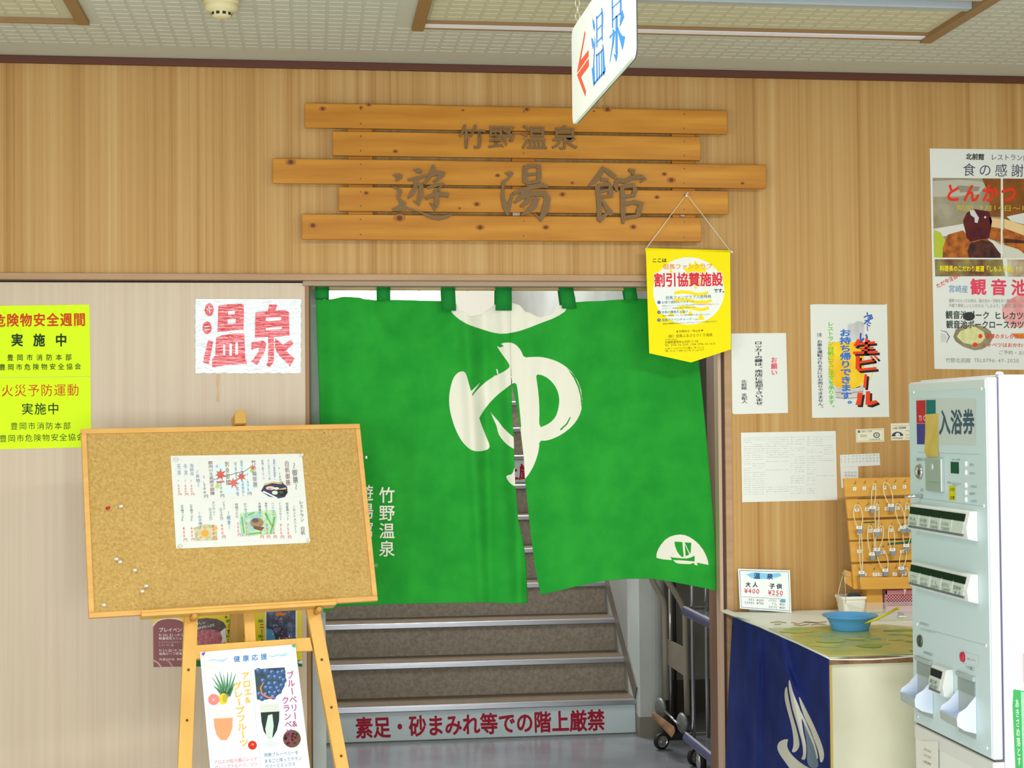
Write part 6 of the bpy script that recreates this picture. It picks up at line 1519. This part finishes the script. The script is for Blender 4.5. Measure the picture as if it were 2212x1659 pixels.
def rowpx(T, tl, br_top, hpx):
    a = XP.at(T[0] + tl[0] / T[2], T[1] + tl[1] / T[2]); b = XP.at(T[0] + br_top[0] / T[2], T[1] + br_top[1] / T[2]); c = XP.at(T[0] + tl[0] / T[2], T[1] + (tl[1] + hpx) / T[2])
    zc = (a.z + b.z) / 2; return (a.y, zc), (b.y, zc - (a.z - c.z))
a, b = rowpx(C7, (168, 1132), (605, 1178), 165); button_row(a, b, 5, [('大人', '400円'), ('子供', '250円'), ('タオル', '200円'), ('バスタオル', '700円'), ()], {4})
a, b = rowpx(C8, (182, 0), (640, 80), 165); button_row(a, b, 5, [('ハブラシ', '50円'), ('カミソリ', '50円'), ('くし', '50円'), ('石けん', '50円'), ('回数券', '大人')], set())
a, b = rowpx(C8, (348, 832), (440, 862), 180); button_row(a, b, 1, [('取消', '返却')], set())
# key cylinder, call lamp, small knob
yy, zz = X8(190, 622); m = MB(); m.lathe([(0, 0), (.017, 0), (.016, .004), (.012, .005), (.011, .002), (0, .002)], (MX - .003, yy, zz), (-1, 0, 0), 24); link('lock_cylinder', m, mat('lock_dark_steel', (110, 108, 100), .3, .8), vm_)
yy, zz = X8(541, 752); m = MB(); m.lathe([(0, 0), (.013, 0), (.012, .005), (0, .008)], (MX - .003, yy, zz), (-1, 0, 0), 20); link('call_button', m, mat('call_button_red', (190, 36, 66), .35), vm_)
yy, zz = X8(410, 1200); m = MB(); m.lathe([(0, 0), (.012, 0), (.011, .006), (0, .007)], (MX - .003, yy, zz), (-1, 0, 0), 20); link('black_knob', m, mat('slot_black', (30, 30, 28), .5), vm_)
# two delivery chutes: recess surround and projecting scoop
sc_ = mat('scoop_bluewhite', (196, 208, 232), .3, spec=.5); scg = mat('scoop_lip_grey', (166, 178, 176), .4)
def chute(tlx, tly, brx, bry, idx):
    a = X8(tlx, tly); b = X8(brx, bry); y0_, z1_ = a; y1_, z0_ = b; w_ = y0_ - y1_
    z1_ = (X8(tlx, tly)[1] + X8(brx, tly + (brx - tlx) * .38)[1]) / 2
    ch = thing_child = link('chute', MB().box(MX - .0045, MX - .0028, y1_, y0_, z0_, z1_), mat('chute_surround_grey', (172, 184, 182), .45), vm_, .0005)
    link('hood', MB().box(MX - .012, MX - .003, y1_, y0_, z1_ - .012, z1_), scg, ch, .002)
    link('recess', MB().box(MX - .0062, MX - .0046, y1_ + .003, y0_ - .003, z1_ - .048, z1_ - .012), mat('recess_grey', (142, 156, 152), .5), ch)
    zs = z1_ - .047; L_ = .050; zb = zs - .080
    # curved scoop
    P = [];
    prof = [(0, zs), (L_ * .55, zs - .030), (L_ * .95, zs - .046), (L_, zs - .056), (L_ * .96, zs - .064), (L_ * .5, zb), (0, zb - .012)]
    sm = MB(); k = 0
    y_a, y_b = y0_ - .002, y1_ + .002
    floor_ = [(0, zs - .052), (L_ * .45, zs - .064), (L_ * .8, zs - .062), (L_ * .97, zs - .050)]
    outer = [(L_, zs - .054), (L_ * .97, zs - .072), (L_ * .6, zb - .004), (0, zb - .012)]
    pf = [(d, z) for d, z in floor_ + outer]
    n = len(pf)
    for yy in (y_a, y_b): sm.v += [Vector((MX - .0046 - d, yy, z)) for d, z in pf]
    for i in range(n - 1): sm.face((i, i + 1, n + i + 1, n + i), 0 if i < 3 else 1, True)
    side = [(0, zs + .0), (L_ * .5, zs - .028), (L_ * .9, zs - .040), (L_, zs - .054), (L_ * .97, zs - .072), (L_ * .6, zb - .004), (0, zb - .012)]
    for yy in (y_a, y_b - .002): sm.prism([(MX - .0046 - d, yy, z) for d, z in side], (0, .002, 0), 2)
    link('scoop', sm, [mat('scoop_inner_blue', (176, 190, 222), .3), scg, mat('scoop_side_pale', (216, 226, 244), .3)], ch)
chute(165, 738, 300, 1262, 0); chute(500, 862, 655, 1430, 1)
# things on the machine side
SPp = PY(MY0)
CV = (2000, 1340, 5.203)
t = paper('green_flyer', 'green flyer with white writing on the side of the ticket machine, cut by the frame', 'flyer', SPp, [(985, 775), (1300, 830), (1300, 1700), (1010, 1700), (975, 960)], mat('flyer_green', (64, 168, 92), .5), T=CV)
pr = Print(SPp, .0016); pr.T = CV
pr.vtext('あきさめ落とす', 1000, 880, 1028, 1640, 46, (214, 236, 214), .01, 2); pr.vtext('カメラ・時計のメンテ', 1060, 880, 1095, 1640, 46, (190, 226, 196), .0, 2); pr.poly([(1068, 800), (1110, 806), (1130, 1700), (1090, 1700)], (150, 206, 170), 1)
pr.build('lettering', t)
t = paper('pink_card', 'pale pink card edge above the green flyer on the machine side', 'card', SPp, [(1090, 370), (1300, 380), (1300, 700), (1098, 690)], mat('card_pink', (238, 176, 168), .5), T=CV)

# ================================================================== HALL: HAND TRUCK AND TROLLEY
tube_g = mat('grey_painted_tube', (140, 134, 120), .5); chrome = mat('chrome', (206, 206, 206), .14, .95); rub = mat('black_rubber', (26, 26, 26), .6); steel = mat('dull_steel_plate', (120, 122, 120), .4, .4)
t = thing('hand_truck', (1.78, 2.1, 0), 'grey folding hand truck with a wooden toe plate, standing in the hall', 'hand truck')
def at(px, py, Y): return PY(Y).at(px, py)
def T4(x, y): return (1300 + x / 3.615, 1200 + y / 3.615)
Yt = 1.98
A = [at(*T4(x, y), Yt) for x, y in ((395, 195), (430, 260), (480, 345), (492, 420), (498, 800), (505, 1125))]
B = [at(*T4(x, y), Yt - .22) for x, y in ((505, 190), (560, 270), (620, 370), (650, 440), (658, 900), (668, 1245))]
top = A[0] + Vector((-.10, .02, .30)); top2 = B[0] + Vector((-.10, .02, .30))
link('frame_tube', MB().tube([top] + A, .014, 12), tube_g, t); link('frame_tube', MB().tube([top2] + B, .014, 12), tube_g, t)
link('handle', MB().tube([top, top2], .014, 12), tube_g, t)
q = [at(*T4(508, 650), Yt), at(*T4(632, 712), Yt - .20), at(*T4(648, 945), Yt - .20), at(*T4(510, 850), Yt)]
link('cross_plate', MB().prism(q, (.004, 0, 0)), mat('plate_beige_grey', (136, 128, 112), .5), t, .001)
for k, (px_, py_, Y) in enumerate(((460, 1190, Yt + .03), (630, 1310, Yt - .23))):
    p = at(*T4(px_, py_), Y)
    link('fender', MB().lathe([(0, -.01), (.038, -.012), (.050, 0), (.038, .012), (0, .01)], p, (.86, .25, 0), 20), steel, t)
for px_, py_, Y, r in ((465, 1365, Yt + .02, .040), (735, 1572, 1.62, .044)):
    p = at(*T4(px_, py_), Y); p = Vector((p.x, p.y, r)); ax_ = (.35, -1, 0)
    w_ = link('wheel', MB().lathe([(r * .66, -.012), (r * .9, -.012), (r, -.007), (r, .007), (r * .9, .012), (r * .66, .012)], p, ax_, 28), rub, t)
    link('hub', MB().lathe([(0, .017), (r * .3, .016), (r * .5, .006), (r * .66, .010), (r * .72, .013), (r * .72, -.013), (r * .3, -.016), (0, -.017)], p, ax_, 24), chrome, w_)
q = [at(*T4(392, 1262), Yt + .03), at(*T4(425, 1262), Yt + .03), at(*T4(575, 1375), Yt - .22), at(*T4(545, 1425), Yt - .22)]
link('toe_plate', MB().prism(q, (.0, .02, .02)), mat('worn_wood', (140, 104, 72), .7, col2=(110, 76, 50), scale=(14, 14, 14)), t, .002)
link('axle', MB().tube([at(*T4(480, 1200), Yt - .02), at(*T4(600, 1320), Yt - .22)], .006, 8), chrome, t)

t = thing('shelf_trolley', (1.95, 1.3, 0), 'chrome-post service trolley with two dark shelves, partly behind the door jamb', 'trolley')
X0 = 1.676; Ya, Yb = .75, 1.555; X1 = 2.12
smoky = mat('trolley_shelf_grey', (84, 88, 92), .25, spec=.6)
bum = mat('bumper_blue_chrome', (66, 74, 122), .16, .6)
for zz in (.165, .735):
    link('shelf', MB().box(X0 + .01, X1, Ya, Yb, zz - .03, zz - .012), smoky, t, .002)
    m = MB(); pf = [(X0, zz - .035), (X0 - .006, zz - .022), (X0, zz - .004), (X0 + .012, zz), (X0 + .022, zz - .006), (X0 + .018, zz - .035)]
    m.prism([(x, Ya, z) for x, z in pf], (0, Yb - Ya, 0)); link('bumper_rail', m, bum, t, .003)
    link('highlight_line', MB().box(X0 + .006, X0 + .014, Ya + .002, Yb - .002, zz - .001, zz + .0055), mat('painted_highlight_metal', (232, 232, 240), .25, .5), t)  # pale strip puts the bumper rail's bright highlight in as a shape
    m = MB(); m.prism([(X0 + .01, Yb, zz - .035), (X1, Yb, zz - .035), (X1, Yb, zz), (X0 + .01, Yb, zz)], (0, .012, 0)); link('end_rail', m, steel, t, .002)
for x_, y_ in ((X0 + .035, Yb - .05), (X0 + .10, Yb - .05), (X0 + .035, Ya + .05), (X1 - .03, Yb - .05), (X1 - .03, Ya + .05)):
    link('post', MB().tube([(x_, y_, .13), (x_, y_, .92), (x_, y_, .98)], .0085, 12), chrome, t)
link('push_bar', MB().tube([(X0 + .035, Yb - .05, .98), (X0 + .05, Yb - .05, 1.0), (X1 - .04, Yb - .05, 1.0), (X1 - .03, Yb - .05, .98)], .0085, 10), chrome, t)
for x_, y_ in ((X0 + .06, Yb - .08), (X0 + .075, Ya + .08), (X1 - .06, Yb - .08), (X1 - .06, Ya + .08)):
    link('caster_fork', MB().box(x_ - .016, x_ + .016, y_ - .014, y_ + .03, .055, .130), steel, t, .003)
    w_ = link('caster_wheel', MB().lathe([(.036, -.012), (.050, -.012), (.055, -.006), (.055, .006), (.050, .012), (.036, .012)], (x_, y_, .055), (1, 0, 0), 26), rub, t)
    link('wheel_hub', MB().lathe([(0, .021), (.018, .020), (.034, .013), (.038, .014), (.038, -.014), (.018, -.020), (0, -.021)], (x_, y_, .055), (1, 0, 0), 20), chrome, w_)
pm = thing('black_rail_stand', (1.76, 2.42, 0), 'thin black and chrome stand behind the hand truck', 'stand')
pa = at(*T4(531, 230), 2.3); pb = at(*T4(531, 1100), 2.3)
link('upright', MB().tube([(pa.x, 2.3, .02), (pa.x, 2.3, 1.05)], .009, 10), chrome, pm); link('upright', MB().tube([(pa.x + .022, 2.3, .02), (pa.x + .022, 2.3, 1.05)], .008, 10), rub, pm)
link('foot', MB().box(pa.x - .06, pa.x + .10, 2.2, 2.4, 0, .02), rub, pm, .003)
bpy.data.objects.remove(_fo)
